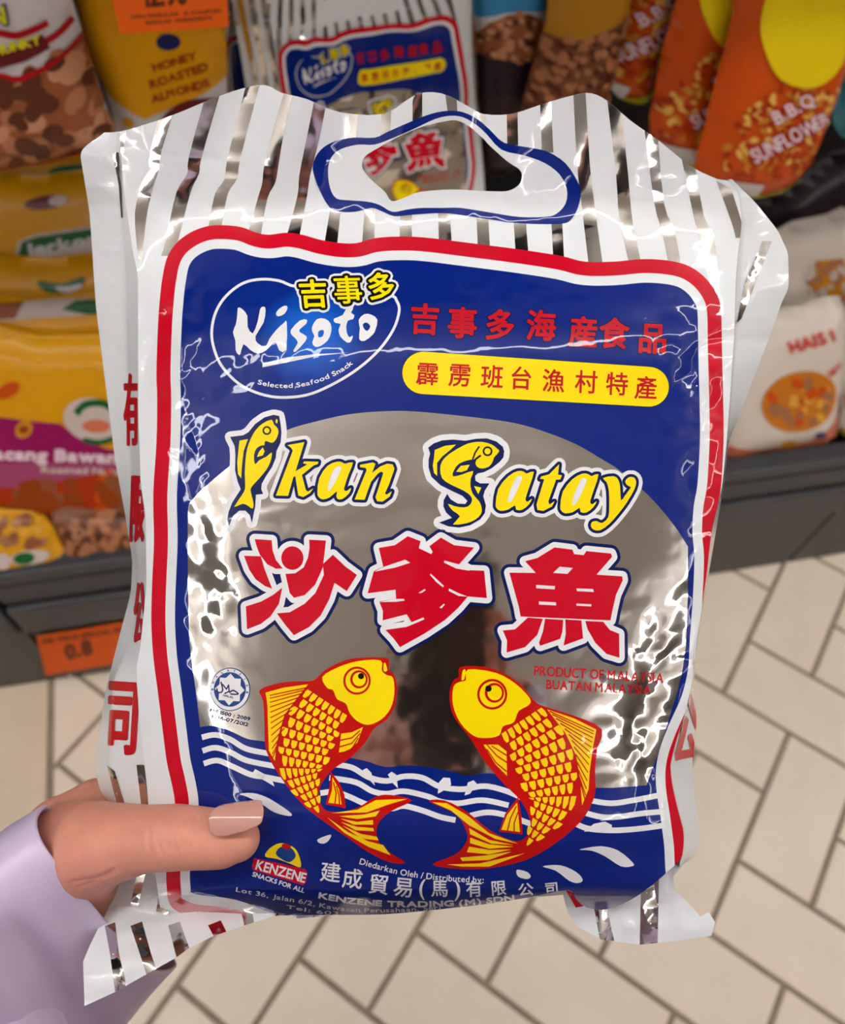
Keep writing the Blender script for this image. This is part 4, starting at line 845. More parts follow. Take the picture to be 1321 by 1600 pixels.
bme = bpy.data.meshes.new('body'); bmj.to_mesh(bme); bmj.free(); bme.polygons.foreach_set('use_smooth', [True]*len(bme.polygons))
person = thing('person', BP(-.33, 0, 0), 'hand with a long glossy nude thumbnail and lilac satin sleeve gripping the bag', 'person')
link('body', bme, person, ['skin'])
def nail_depth(P):
    x, y = P[:, 0], P[:, 1]; v = (y-1287)/30
    return 0.2453+np.where(v < 0, .0042, .0012)*v*v+0.0000022*np.maximum(x-392, 0)**2*.02-0.00001*(x-350)*.15
NSH = GridSheet(nail_depth, 300, 430, 1230, 1330, 2.0)
NAIL = sm([(326, 1280), (332, 1266), (348, 1257), (380, 1252), (400, 1250)], 4, False)+sm([(409, 1251), (412, 1266), (409, 1284), (403, 1290)], 4, False)+sm([(385, 1298), (360, 1305), (340, 1307), (329, 1298)], 4, False)
P, T = tess([NAIL], (), None, 3.0); pos, nor = NSH(P); nn = len(P)
V = list(pos)+list(pos-nor*0.0007); Fc = T+[tuple(i+nn for i in t[::-1]) for t in T]
ec_ = {}
for t in T:
    for i in range(3):
        e = (t[i], t[(i+1) % 3]); ec_[e] = 1
for (a, b) in list(ec_):
    if (b, a) not in ec_: Fc.append((b, a, a+nn, b+nn))
link('thumbnail', mesh_from('thumbnail', V, Fc), person, ['nail'])['label'] = 'long square glossy nude thumbnail'
# ---- sweater: the satin sleeve in view, then the arm and trunk
def sleeve_mesh():
    ns, na = 60, 96; V, Fc = [], []
    for i in range(ns):
        s = i/(ns-1)
        cx, cy = 172+(-95-172)*s, 1384+(1600-1384)*s; dc = .314-.012*s
        hw = 163+52*s; hd = .040+.008*s
        for k in range(na):
            th = 2*math.pi*k/na; cu, sv = math.cos(th), math.sin(th)
            x = cx+hw*cu*(207/326); y = cy+hw*cu*(252/326)
            sh = (46*max(0, sv)**.8)*(1-s)+6*math.sin(3*th)*(1-s); x += -sh*(252/326); y += sh*(207/326)
            pz = np.array([[x*1.0+400*s, y+cu*30]])
            fold = .0028*(float(vnoise(np.array([[th*30, s*160]]), 22, 77)[0])-.5)*min(1, s*4+.25) + .0045*math.exp(-((s-.42)/.13)**2)*math.sin(th*2.0+1.2+3*s)
            d = dc+.030*cu-(hd+fold)*sv*(1 if sv > 0 else .6)
            V.append(pt(x, y, d)+Vector(tuple(DOWN*fold*.6)))
    for i in range(ns-1):
        for k in range(na):
            a, b = i*na+k, i*na+(k+1) % na; Fc.append((a, b, b+na, a+na))
    return V, Fc
V, Fc = sleeve_mesh()
tb = blob([[(shL, .062), (BP(-.33, 0, 1.32), .085), (shR, .062)], [(BP(-.33, 0, 1.29), .128), (BP(-.33, 0, 1.10), .132), (BP(-.33, 0, .92), .135)], [(shL, .062), (elbL, .055), (Vector(V[-20]).lerp(Vector(V[-68]), .5), .046)], [(shR, .062), (elbR, .052), (BP(-.07, .11, 1.31), .04)]], 0.008, 4)
bmj = bmesh.new(); vs = [bmj.verts.new(v) for v in V]
for f in Fc: bmj.faces.new([vs[i] for i in f])
bmesh.ops.recalc_face_normals(bmj, faces=bmj.faces[:]); bmesh.ops.solidify(bmj, geom=bmj.faces[:], thickness=0.0012); bmesh.ops.recalc_face_normals(bmj, faces=bmj.faces[:])
bmj.from_mesh(tb); sme = bpy.data.meshes.new('sweater'); bmj.to_mesh(sme); bmj.free(); sme.polygons.foreach_set('use_smooth', [True]*len(sme.polygons))
link('sweater', sme, person, ['satin'])['label'] = 'lilac satin sleeve'
mat('trousers', (40, 42, 52), rough=0.8)
tr = blob([[(BP(-.33, 0, .88), .145), (BP(-.33, 0, .84), .145)], [(BP(-.33, -.08, .84), .10), (BP(-.33, -.09, .48), .078), (BP(-.33, -.09, .12), .062)], [(BP(-.33, .08, .84), .10), (BP(-.33, .09, .48), .078), (BP(-.33, .09, .12), .062)]], 0.010, 3)
tr.polygons.foreach_set('use_smooth', [True]*len(tr.polygons)); link('trousers', tr, person, ['trousers'])
hr = blob([[(BP(-.325, 0, 1.60), .098), (BP(-.35, 0, 1.52), .09), (BP(-.36, 0, 1.40), .075)], [(BP(-.30, .07, 1.60), .045), (BP(-.30, .085, 1.48), .03), (BP(-.30, .08, 1.36), .024)], [(BP(-.30, -.07, 1.60), .045), (BP(-.30, -.085, 1.48), .03), (BP(-.30, -.08, 1.36), .024)]], 0.006, 4)
hr.polygons.foreach_set('use_smooth', [True]*len(hr.polygons)); link('hair', hr, person, ['hair'])
# ---- the phone taking the picture, just behind the lens
mat('phone_black', (18, 18, 20), rough=0.25, coat=0.6)
RM = Matrix((tuple(RIGHT), tuple(-DOWN), tuple(-FWD))).transposed()
pc = PC_
ph = thing('phone', pc+Vector(DOWN*0.075), 'black phone held up by the photographer', 'phone')
box_obj('phone_body', pc, (0.072, 0.148, 0.008), ph, 'phone_black', 0.003, RM)
for sx in (-1, 1):
    so = blob([[(BP(-.345, sx*.09, .052), .050), (BP(-.27, sx*.095, .046), .044), (BP(-.185, sx*.10, .038), .036)], [(BP(-.335, sx*.09, .09), .052), (BP(-.335, sx*.09, .06), .050)]], 0.006, 3)
    so.polygons.foreach_set('use_smooth', [True]*len(so.polygons)); mat('shoe', (226, 224, 220), rough=0.6); link('shoe', so, person, ['shoe'])
    ey = blob([[(BP(-.212, sx*.032, 1.582), .011), (BP(-.212, sx*.036, 1.582), .010)]], 0.003, 2)
    ey.polygons.foreach_set('use_smooth', [True]*len(ey.polygons)); mat('eye', (46, 34, 30), rough=0.1); link('eye', ey, person, ['eye'])
lp = blob([[(BP(-.211, -.016, 1.512), .006), (BP(-.206, 0, 1.513), .008), (BP(-.211, .016, 1.512), .006)]], 0.002, 2)
lp.polygons.foreach_set('use_smooth', [True]*len(lp.polygons)); mat('lips', (186, 92, 88), rough=0.4); link('lips', lp, person, ['lips'])
# ================================================================== goods on the shelf behind
def poly_dist(P, poly):
    a = np.array(poly, float); b = np.roll(a, -1, 0); m_ = np.full(len(P), 1e9)
    for p, q in zip(a, b):
        d = q-p; L = d @ d
        if L < 1e-9: continue
        t = np.clip(((P-p) @ d)/L, 0, 1); m_ = np.minimum(m_, np.hypot(*(P-p-t[:, None]*d).T))
    return m_
class PackSheet:
    def __init__(s, outline, Y0, z0, k, thick, D, seed, wr=0.002, sgn=1.0):
        s.o, s.Y0, s.z0, s.k, s.th, s.D, s.seed, s.wr, s.sgn = outline, Y0, z0, k, thick, D, seed, wr, sgn
        s.n = np.array([0, -1.0, k])/math.hypot(1, k)
    def pos(s, P):
        t = np.clip(poly_dist(P, s.o)/s.D, 0, 1); b = s.th*(t*(2-t))**.75
        w = s.wr*(ridged(P, 60, s.seed, 2)-.6)*np.clip(t*3, 0, 1)
        return on_plane(P, s.Y0, s.z0, s.k)+s.n[None]*((b+w)*s.sgn)[:, None]
    def __call__(s, P):
        p = s.pos(P); e = 1.0; a = s.pos(P+[e, 0])-s.pos(P-[e, 0]); b = s.pos(P+[0, e])-s.pos(P-[0, e])
        n = np.cross(b, a); n /= np.maximum(np.linalg.norm(n, axis=1, keepdims=True), 1e-12)
        f = ((n @ s.n) < 0); n[f] *= -1; return p, n
def pk(name, rgb, rough=0.38, coat=0.25, **k): return mat('pk_'+name, rgb, rough=rough, coat=coat, spec=0.25, coat_rough=0.12, **k)
def pack(name, label, cat, outline, plane, thick, base, arts, D=60, group=None, step=16, seed=3, wr=0.0013, backm=None):
    out = outline; sh = PackSheet(out, *plane, thick, D, seed, wr); bk = PackSheet(out, *plane, thick*.6, D, seed+9, wr, -1.0)
    P, T = tess([out], (), None, step); p, n = sh(P); pb, nb = bk(P); N = len(P)
    t = thing(name, p[np.argmin(p[:, 2])], label, cat, group)
    V = np.concatenate([p, pb]); Fc = T+[tuple(i+N for i in q[::-1]) for q in T]
    link('pouch', mesh_from('pouch', V, Fc, True, None, np.concatenate([n, -nb])), t, [base])
    for nm, lay in arts:
        L2 = [(l[0], l[1], l[2]*4, list(l[3]) if len(l) > 3 else []) for l in lay]
        o = art_object(nm, L2, sh, t, step, [out], base=20)
    return t
def nuts(poly, n, r0, r1, mats, seed, asp=1.5, ly=2):
    rr = random.Random(seed); a = np.array(poly); x0, y0 = a.min(0); x1, y1 = a.max(0); lay = {m: [] for m in mats}; k = 0; tries = 0
    while k < n and tries < n*20:
        tries += 1; x, y = rr.uniform(x0, x1), rr.uniform(y0, y1)
        C = np.array([[x, y]])
        if not _inside(C, np.array([0]), C[:, 0], [poly])[0]: continue
        r = rr.uniform(r0, r1); lay[mats[k % len(mats)]].append(disc(x, y, r, r/asp, 10, rr.uniform(0, 3.1))); k += 1
    return [(v, m, ly+i) for i, (m, v) in enumerate(lay.items())]
HANG = dict()
pk('white', (214, 208, 206)); pk('red', (176, 0, 16)); pk('yellow', (222, 156, 0)); pk('gold', (206, 140, 6)); pk('brown_text', (150, 62, 8)); pk('maroon', (104, 26, 30)); pk('tan', (176, 112, 76)); pk('nut', (146, 82, 48)); pk('nut_dark', (92, 46, 26)); pk('nut_light', (196, 136, 98))
pk('green', (12, 92, 36)); pk('cream', (206, 188, 176)); pk('magenta', (150, 8, 84)); pk('mauve', (166, 72, 110)); pk('orange', (206, 78, 8)); pk('deep_orange', (176, 50, 6)); pk('seed', (206, 130, 40)); pk('seed_light', (232, 178, 84)); pk('sun_yellow', (236, 206, 10)); pk('lime', (196, 190, 10))
pk('pinkwhite', (232, 205, 210)); pk('raspberry', (160, 20, 50)); pk('violet_black', (38, 26, 34)); pk('teal', (60, 140, 156)); pk('paper', (222, 208, 192)); pk('salmon', (214, 116, 82)); pk('soup', (206, 120, 24)); pk('soup_light', (230, 166, 60)); pk('brand_red', (206, 70, 56)); pk('skyblue', (60, 140, 190)); pk('cocoa', (52, 34, 34)); pk('granola', (128, 76, 46)); pk('granola_light', (168, 110, 72)); pk('ochre', (176, 120, 18)); pk('navy', (30, 36, 90)); pk('lemon', (222, 210, 30)); pk('tag_orange', (255, 106, 14), rough=0.6, coat=0); pk('tag_ink', (96, 44, 16), rough=0.7, coat=0); pk('tag_lower', (232, 92, 4), rough=0.6, coat=0)
TOPY = FRONT+0.13; TOPP = (TOPY, 1.0, 0.10)

# ---- peanut bag with red stripes, top left
o = [(-120, -160), (70, -160), (100, -60), (114, 0), (132, 60), (152, 122), (176, 190), (182, 208), (140, 232), (60, 252), (-20, 264), (-120, 272)]
nutp = [(-120, 110), (-20, 112), (30, 98), (80, 76), (128, 48), (150, 122), (172, 200), (120, 228), (60, 240), (-20, 250), (-120, 258)]
pack('peanut_bag', 'clear peanut bag with white top and red stripes, hanging at the left', 'snack bag', sm(o, 2), TOPP, .028, 'pk_white',
     [('printed_stripe', [([ribbon(sm([(-60, 20), (5, 28), (35, 31), (78, 14)], 5, False), 11)], 'pk_red', 1)]), ('printed_stripe', [([ribbon(sm([(76, 42), (95, 32), (113, 20)], 5, False), 11)], 'pk_red', 1)]),
      ('printed_banner', [([[(-60, 70), (0, 58), (40, 46), (70, 30), (82, 52), (45, 72), (0, 84), (-60, 92)]], 'pk_maroon', 1)]),
      ('nut_picture', [([nutp], 'pk_nut', 1)]+nuts(nutp, 85, 13, 23, ['pk_tan', 'pk_nut_light', 'pk_nut_dark'], 5, 1.45)),
      ('printed_stripe', [([ribbon(sm([(-60, 82), (5, 92), (38, 97), (80, 78), (124, 48)], 5, False), 8)], 'pk_red', 6)]),
      ('bottom_trim', [([ribbon(sm([(-120, 262), (-20, 252), (60, 240), (140, 220), (180, 204)], 5, False), 9)], 'pk_red', 6)]),
      ('banner_lettering', [(tline('CHUNKY', (-16, 66), (70, 44), 14, 1.0), 'pk_lemon', 3)]), ('top_lettering', [(tline('N', (-6, 18), (20, 14), 30, 3), 'pk_navy', 2), (tline('N', (-4, 16), (18, 12), 26, 1.5), 'pk_lemon', 3)])], 60)
# ---- honey roasted almonds
o = [(108, -160), (340, -170), (347, -60), (352, 60), (358, 200), (352, 300), (190, 310), (184, 215), (160, 130), (136, 70), (120, 0)]
pack('almond_pouch', 'yellow almond pouch with brown lettering behind the upper orange price tag', 'snack bag', sm(o, 2), (TOPY+.03, 1.0, .10), .022, 'pk_white',
     [('yellow_field', [([[(100, -170), (345, -180), (352, 60), (354, 112), (226, 168), (170, 140), (150, 100), (110, -20)]], 'pk_yellow', 1)]),
      ('name_lettering', [(tline('HONEY', (240, 94), (308, 74), 12, .9), 'pk_brown_text', 3)]), ('name_lettering', [(tline('ROASTED', (236, 119), (324, 92), 12, .9), 'pk_brown_text', 3)]), ('name_lettering', [(tline('ALMONDS', (238, 141), (326, 116), 12, .9), 'pk_brown_text', 3)]),
      ('round_badge', [([disc(263, 48, 19, 13)], 'pk_navy', 2)]), ('nut_picture', [([disc(312, 205, 70, 70, 30)], 'pk_maroon', 2)]), ('small_flower', [([disc(202, 176, 9, 8)], 'pk_gold', 2)])], 50)
def price_tag(label, quad, plane, mm, lines):
    sh = PackSheet(quad, *plane, 0.0002, 10, 3, 0.0); P, T = tess([quad], (), None, 20); p, n = sh(P); N = len(P)
    t = thing('price_tag', p[np.argmin(p[:, 2])], label, 'price tag')
    V = np.concatenate([p, p-n*0.0006]); edge = {}
    for q in T:
        for i in range(3): edge[(q[i], q[(i+1) % 3])] = 1
    Fc = T+[tuple(i+N for i in q[::-1]) for q in T]+[(b, a, a+N, b+N) for (a, b) in edge if (b, a) not in edge]
    link('card', mesh_from('card', V, Fc, False), t, [mm])
    for s, a, b, c, bo in lines: art_object('tag_lettering', [(tline(s, a, b, c, bo), 'pk_tag_ink', 1)], sh, t, 20, [quad], base=3)
    return t
price_tag('orange price tag at the top edge, in front of the almond pouch', [(160, -70), (350, -84), (358, 42), (187, 53)], (TOPY-.035, 1.0, .25), 'pk_tag_orange',
          [('12.90', (228, 10), (294, 5), 34, 1.6), ('WAS REGULAR  A COUPON', (204, 29), (346, 19), 5, .3), ('REGULAR  INGREDIENTS', (228, 38), (332, 30), 5, .3)])
# ---- two more of the striped foil bags
def homog(src, dst):
    M = []
    for (a, b), (x, y) in zip(src, dst): M += [[a, b, 1, 0, 0, 0, -x*a, -x*b, -x], [0, 0, 0, a, b, 1, -y*a, -y*b, -y]]
    return np.linalg.svd(np.array(M))[2][-1].reshape(3, 3)
def hmap(H, polys):
    o = []
    for p in polys:
        q = np.c_[np.array(p, float), np.ones(len(p))] @ H.T; o.append([tuple(v) for v in q[:, :2]/q[:, 2:]])
    return o
def twin(label, dst, outline, plane, skip=(), seed=3, extra=()):
    H = homog([(255, 355), (1128, 405), (1090, 1400), (265, 1430)], dst)
    arts = []
    for nm, L in ART:
        if nm in skip: continue
        arts.append((nm, [(hmap(H, l[0]), l[1], l[2]*.8, hmap(H, l[3])) for l in L]))
    for q in extra: arts.append(('foil_stripe', [([ribbon(sm(q, 4, False), 8)], 'foil', 0)]))
    return pack('snack_bag', label, 'snack bag', outline, plane, .022, 'white_film', arts, 70, 'striped foil snack bags on the shelf', 16, seed, .003)
SK = ('wave_crest', 'water_drop', 'handle_outline', 'tagline_lettering', 'logo_oval')
o = [(352, -150), (470, -190), (690, -200), (735, -120), (742, 0), (745, 150), (760, 330), (740, 400), (480, 440), (410, 250), (372, 60)]
twin('blurred striped foil bag hanging on the shelf, seen above and through the handle hole', [(427, 55), (704, 0), (752, 372), (500, 412)], sm(o, 2), (TOPY+.035, 1.0, .12), ('wave_crest', 'water_drop', 'handle_outline', 'tagline_lettering'), 3, [[(366, -60), (384, 40), (408, 160)], [(384, -60), (400, 40), (424, 170)], [(402, -60), (416, 30), (436, 150)], [(738, -60), (738, 60), (748, 200)]])
o = [(300, -150), (420, -180), (640, -200), (650, -100), (560, 60), (470, 330), (400, 360), (368, 200), (345, 60), (330, -20)]
twin('striped foil bag mostly hidden behind the other one, red frame at its left', [(350, 50), (600, 0), (640, 380), (385, 420)], sm(o, 2), (TOPY+.085, 1.0, .12), SK+('printed_carp', 'title_lettering', 'big_character', 'red_characters', 'pill_characters', 'origin_lettering', 'wave_line'), 8)
# ---- blue-topped crunchy snack and granola
o = [(738, -150), (862, -150), (858, 0), (850, 80), (838, 170), (815, 260), (742, 260), (736, 60), (734, 0)]
dome = [(738, 74), (742, 45), (758, 22), (785, 8), (815, 6), (838, 20), (850, 45), (850, 76), (800, 82)]
pack('crunch_bag', 'dark snack bag with blue top and a brown crunchy cluster', 'snack bag', sm(o, 2), (TOPY+.06, 1.0, .10), .02, 'pk_cocoa',
     [('blue_field', [([[(720, -160), (870, -160), (862, 70), (730, 70)]], 'pk_white', 1), ([[(735, -160), (865, -160), (858, 12), (820, 4), (780, 6), (738, 20)]], 'pk_skyblue', 2)]), ('food_picture', [([dome], 'pk_nut', 3)]+nuts(dome, 60, 4, 8, ['pk_tan', 'pk_nut_dark', 'pk_nut_light'], 9, 1.3, 4)), ('lower_field', [([[(720, 80), (870, 74), (870, 130), (720, 140)]], 'pk_violet_black', 2)])], 40)
o = [(862, -150), (1000, -150), (990, -20), (975, 50), (955, 130), (940, 190), (840, 200), (815, 175), (830, 110), (848, 50), (856, 0)]
gp = [(845, 50), (900, 46), (940, 30), (980, 14), (965, 90), (940, 180), (830, 190), (820, 170)]
pack('granola_bag', 'brown granola bag with an ochre top, left of the orange seed packets', 'snack bag', sm(o, 2), (TOPY+.02, 1.0, .12), .024, 'pk_granola', [('ochre_field', [([[(840, -160), (1010, -160), (985, 12), (940, 30), (900, 46), (845, 48)]], 'pk_ochre', 1)]), ('food_picture', nuts(gp, 170, 4, 8, ['pk_granola_light', 'pk_nut_dark', 'pk_tan'], 3, 1.2, 2))], 45)
# ---- orange sunflower seed packets (no character on them)
def seed_pack(label, o, dx, dy, plane, seedn, full):
    f = lambda pts: [(x+dx, y+dy) for x, y in pts]
    area = f([(1118, 205), (1190, 120), (1300, 130), (1275, 215), (1230, 262), (1120, 262)])
    top = f([(1190, -30), (1240, -50), (1300, -30), (1318, 30), (1300, 90), (1255, 122), (1205, 110), (1178, 60), (1176, 10)])
    arts = [('seed_picture', nuts(area, 150, 5, 9, ['pk_seed', 'pk_seed_light', 'pk_deep_orange'], seedn, 1.7, 1)), ('yellow_field', [([sm(top, 3)], 'pk_sun_yellow', 3)]),
            ('name_lettering', [(tline('SUNFLOWER', f([(1166, 240)])[0], f([(1284, 178)])[0], 22, 2.6), 'pk_raspberry', 4), (tline('SUNFLOWER', f([(1166, 240)])[0], f([(1284, 178)])[0], 22, .7), 'pk_pinkwhite', 5)]),
            ('name_lettering', [(tline('B.B.Q', f([(1198, 180)])[0], f([(1260, 146)])[0], 20, 2.4), 'pk_raspberry', 4), (tline('B.B.Q', f([(1198, 180)])[0], f([(1260, 146)])[0], 20, .7), 'pk_pinkwhite', 5)]),
            ('code_label', [([f([(1112, 266), (1182, 274), (1176, 298), (1118, 290)])], 'pk_white', 3)]),
            ('bottom_trim', [([ribbon(sm(f([(1085, 282), (1130, 300), (1185, 304), (1238, 286), (1275, 252)]), 5, False), 18)], 'pk_lime', 2)])]
    return pack('seed_packet', label, 'snack bag', sm(o, 2), plane, .02, 'pk_orange', arts, 45, 'orange sunflower seed packets', 14, seedn)
o3 = [(972, -150), (1075, -150), (1060, -20), (1040, 70), (1020, 150), (985, 160), (950, 132), (958, 70), (968, 0)]
seed_pack('third orange seed packet, farthest left and half hidden', o3, -205, -150, (TOPY+.07, 1.0, .12), 31, False)
o2 = [(1075, -150), (1190, -150), (1165, -10), (1140, 90), (1120, 190), (1100, 262), (1062, 258), (1016, 208), (1022, 150), (1040, 60), (1062, -20)]
seed_pack('middle orange seed packet, partly covered by the front one', o2, -92, -52, (TOPY+.03, 1.0, .12), 32, False)
o1 = [(1165, -150), (1370, -150), (1345, 0), (1322, 110), (1295, 190), (1270, 250), (1238, 290), (1186, 308), (1130, 302), (1084, 276), (1100, 200), (1122, 110), (1145, 20)]
seed_pack('front orange sunflower seed packet with a white label near its bottom', o1, 0, 0, (TOPY-.01, 1.0, .12), 33, True)
o = [(1330, 60), (1420, 40), (1420, 240), (1330, 222), (1306, 200), (1302, 180), (1312, 110)]
pack('teal_bag', 'teal bag at the right edge beside the seed packets', 'snack bag', sm(o, 2), (TOPY+.02, 1.0, .1), .02, 'pk_teal', [('pale_panel', [([[(1345, 90), (1400, 80), (1400, 170), (1345, 165)]], 'pk_white', 1)])], 40)

# ---- lower shelf, right
o = [(1150, 330), (1215, 296), (1262, 262), (1300, 236), (1400, 226), (1400, 350), (1260, 362), (1180, 368)]
pack('purple_bag', 'dark purple bag lying behind the cream bags', 'snack bag', sm(o, 2), (FRONT+.27, SHZ, .35), .03, 'pk_violet_black', [('seal_band', [([ribbon([(1215, 318), (1290, 272), (1380, 258)], 6)], 'pk_cocoa', 1)])], 40)
o = [(1190, 372), (1290, 335), (1330, 332), (1326, 470), (1310, 500), (1190, 500)]
pack('cream_bag', 'pale bag with a yellow label, behind the white bag with the bowl', 'snack bag', sm(o, 2), (FRONT+.15, SHZ, .35), .03, 'pk_paper', [('label_panel', [([[(1256, 395), (1300, 392), (1318, 450), (1262, 466)]], 'pk_gold', 1)]), ('food_picture', nuts([(1245, 400), (1300, 396), (1316, 460), (1250, 470)], 40, 5, 9, ['pk_seed', 'pk_tan', 'pk_cream'], 4, 1.3, 2))], 40)
o = [(1130, 560), (1190, 492), (1250, 478), (1312, 462), (1318, 540), (1312, 620), (1304, 682), (1262, 696), (1180, 708), (1120, 714), (1110, 640)]
pack('bowl_bag', 'white bag with an orange bowl picture and salmon bottom on the lower shelf', 'snack bag', sm(o, 2), (FRONT+.045, SHZ+.01, .40), .035, 'pk_paper',
     [('brand_lettering', [(tline('HAIS I', (1214, 536), (1286, 516), 16, 1.3), 'pk_brand_red', 2)]), ('food_picture', [([disc(1230, 610, 60, 46, 30, -.25)], 'pk_soup', 1)]+nuts(disc(1232, 612, 50, 36, 20), 40, 6, 12, ['pk_soup_light', 'pk_orange', 'pk_granola_light'], 6, 1.4, 2)),
      ('salmon_band', [([[(1100, 680), (1180, 690), (1250, 676), (1290, 645), (1330, 600), (1330, 720), (1100, 735)]], 'pk_salmon', 1)]), ('blue_dot', [([disc(1264, 664, 9, 6)], 'pk_navy', 4)]), ('yellow_dot', [([disc(1218, 680, 12, 8)], 'pk_gold', 4)]), ('small_print', [(tline('NEW', (1276, 574), (1298, 562), 10, .6), 'pk_brand_red', 2)])], 50)
o = [(1322, 470), (1400, 450), (1400, 672), (1318, 680), (1314, 640)]
pack('edge_bag', 'cream and orange bag cut off by the right edge', 'snack bag', sm(o, 2), (FRONT+.05, SHZ+.01, .40), .03, 'pk_paper', [('food_picture', [([disc(1345, 620, 28, 40)], 'pk_soup', 1)]), ('bottom_field', [([[(1300, 670), (1400, 655), (1400, 710), (1300, 710)]], 'pk_lime', 1)])], 35)

# ---- lower shelf, left: the yellow bags
def ybag(name, label, o, plane, arts, seedn, base='pk_yellow', thick=.019, D=50): return pack(name, label, 'snack bag', sm(o, 2), plane, thick, base, arts, D, 'yellow nut bags stacked at the lower left', 16, seedn)
LK_ = .55
ybag('yellow_nut_bag', 'yellow bag at the back of the left stack, just under the peanut bag', [(-90, 235), (120, 225), (230, 220), (240, 330), (-90, 340)], (FRONT+.215, SHZ, LK_), [('dark_band', [([[(-90, 235), (240, 225), (240, 262), (120, 268), (-90, 282)]], 'pk_gold', 1)]), ('green_mark', [([sm([(84, 262), (120, 255), (150, 258), (140, 272), (90, 276)], 3)], 'pk_green', 2)])], 41)
ybag('yellow_nut_bag', 'yellow bag with a maroon pill mark and wide green banner', [(-90, 280), (60, 274), (220, 268), (236, 400), (236, 425), (60, 445), (-90, 450)], (FRONT+.175, SHZ, LK_), [('pill_mark', [([disc(78, 313, 34, 10, 20, -.12)], 'pk_maroon', 2), ([disc(96, 310, 15, 8, 16, -.12)], 'pk_cream', 3)]),
     ('green_banner', [([[(28, 402), (34, 372), (60, 362), (140, 350), (240, 342), (240, 388), (140, 390), (90, 398)]], 'pk_cream', 2), ([[(34, 398), (40, 374), (62, 366), (140, 354), (240, 346), (240, 364), (138, 372), (96, 384), (44, 396)]], 'pk_green', 3)]), ('banner_lettering', [(tline('Jerkon', (46, 396), (160, 376), 18, 1.4), 'pk_white', 4)])], 42)
ybag('yellow_nut_bag', 'yellow bag with a small green smile-shaped mark', [(-90, 405), (80, 402), (230, 398), (240, 500), (60, 512), (-90, 520)], (FRONT+.14, SHZ, LK_), [('green_mark', [([sm([(64, 434), (100, 438), (134, 428), (132, 442), (108, 452), (76, 450)], 3)], 'pk_green', 2), ([sm([(90, 444), (112, 442), (132, 438), (128, 446), (108, 452)], 3)], 'pk_white', 3)])], 43)
ybag('yellow_nut_bag', 'yellow bag with a pale and green band across its middle', [(-90, 468), (80, 464), (235, 456), (240, 570), (60, 575), (-90, 580)], (FRONT+.105, SHZ, LK_), [('picture_band', [([sm([(0, 484), (40, 470), (110, 466), (150, 466), (150, 486), (60, 492), (0, 496)], 2)], 'pk_cream', 2), ([[(100, 480), (120, 468), (240, 462), (240, 482), (140, 486)]], 'pk_green', 3), ([[(-90, 478), (40, 470), (30, 492), (-90, 500)]], 'pk_nut', 3)]), ('green_mark', [([ribbon(sm([(95, 542), (115, 536), (135, 544)], 4, False), 5)], 'pk_green', 2)])], 44)
nz = [(-90, 745), (40, 750), (110, 738), (180, 722), (260, 712), (260, 820), (150, 815), (60, 800), (-90, 800)]
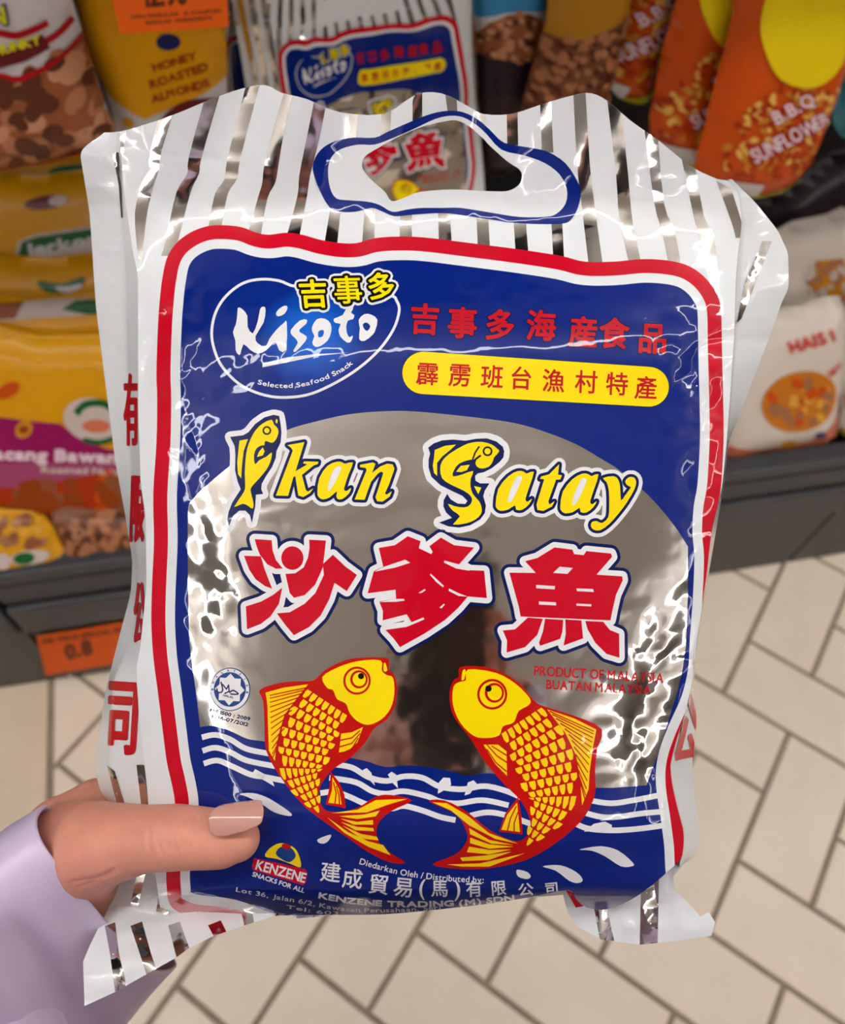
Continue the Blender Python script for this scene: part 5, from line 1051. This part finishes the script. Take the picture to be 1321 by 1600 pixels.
ybag('onion_peanut_bag', 'yellow and magenta peanut bag with white lettering in the left stack', [(-90, 520), (60, 524), (180, 522), (250, 540), (262, 700), (262, 810), (130, 822), (-90, 830)], (FRONT+.065, SHZ, LK_),
     [('magenta_field', [([[(-90, 636), (10, 642), (60, 648), (100, 652), (120, 668), (170, 690), (262, 700), (262, 750), (-90, 752)]], 'pk_magenta', 1)]), ('mauve_field', [([[(-90, 712), (60, 712), (262, 715), (262, 752), (-90, 752)]], 'pk_mauve', 2)]),
      ('nut_picture', [([nz], 'pk_deep_orange', 3)]+nuts(nz, 70, 12, 20, ['pk_orange', 'pk_nut', 'pk_brown_text'], 8, 1.4, 4)), ('name_lettering', [(tline('Kacang Bawang', (-26, 704), (205, 712), 17, 1.6), 'pk_pinkwhite', 4)]), ('small_print', [(tline('Roasted Nuts', (70, 726), (190, 730), 10, .6), 'pk_cream', 4)]),
      ('round_badge', [([disc(150, 646, 46, 34, 26, .25)], 'pk_cream', 3), ([ribbon(sm([(124, 636), (138, 622), (165, 620), (185, 632)], 5, False), 11)], 'pk_green', 4), ([disc(155, 655, 22, 10)], 'pk_salmon', 4), ([ribbon(sm([(135, 676), (160, 680), (185, 672)], 4, False), 8)], 'pk_green', 4)]),
      ('peanut_mark', [([disc(20, 600, 20, 11, 14, -.5)], 'pk_orange', 3)]), ('peanut_mark', [([disc(44, 660, 15, 12, 14, -.8)], 'pk_gold', 3), ([disc(44, 660, 8, 6)], 'pk_brown_text', 4)])], 45, thick=.022)
ybag('mixed_nut_bag', 'brown nut bag lying at the shelf front beside the small yellow one', [(80, 792), (150, 796), (262, 800), (266, 866), (200, 876), (112, 884), (96, 850)], (FRONT+.035, SHZ+.005, .75), [('nut_picture', nuts([(85, 795), (255, 802), (255, 850), (110, 862)], 50, 7, 12, ['pk_tan', 'pk_nut_dark', 'pk_granola_light'], 12, 1.3, 1)), ('magenta_strip', [([[(118, 862), (200, 850), (262, 846), (262, 858), (180, 872), (118, 876)]], 'pk_maroon', 5)])], 46, 'pk_granola', .02, 30)
ybag('small_yellow_bag', 'small yellow bag with a green logo at the front of the lower shelf', [(-60, 800), (20, 796), (70, 806), (96, 850), (116, 872), (108, 884), (50, 896), (-60, 912)], (FRONT+.025, SHZ+.005, .75), [('nut_picture', nuts([(-40, 802), (60, 806), (75, 840), (-40, 850)], 22, 7, 12, ['pk_tan', 'pk_granola_light', 'pk_nut'], 13, 1.3, 1)), ('green_logo', [([disc(52, 862, 30, 11, 18, -.12)], 'pk_cream', 5), ([disc(44, 863, 17, 9, 16, -.12)], 'pk_green', 6)]), ('white_dot', [([disc(12, 868, 11, 13)], 'pk_cream', 5)])], 47, 'pk_yellow', .018, 30)
price_tag('orange price tag on the base of the shelf at the lower left', [(57, 995), (222, 968), (226, 1030), (72, 1056)], (FRONT-.002, 0, 0), 'pk_tag_lower', [('0.8', (104, 1030), (146, 1020), 22, 1.6), ('PER PIECE SPECIAL PRICE', (66, 1006), (212, 984), 7, .5)])
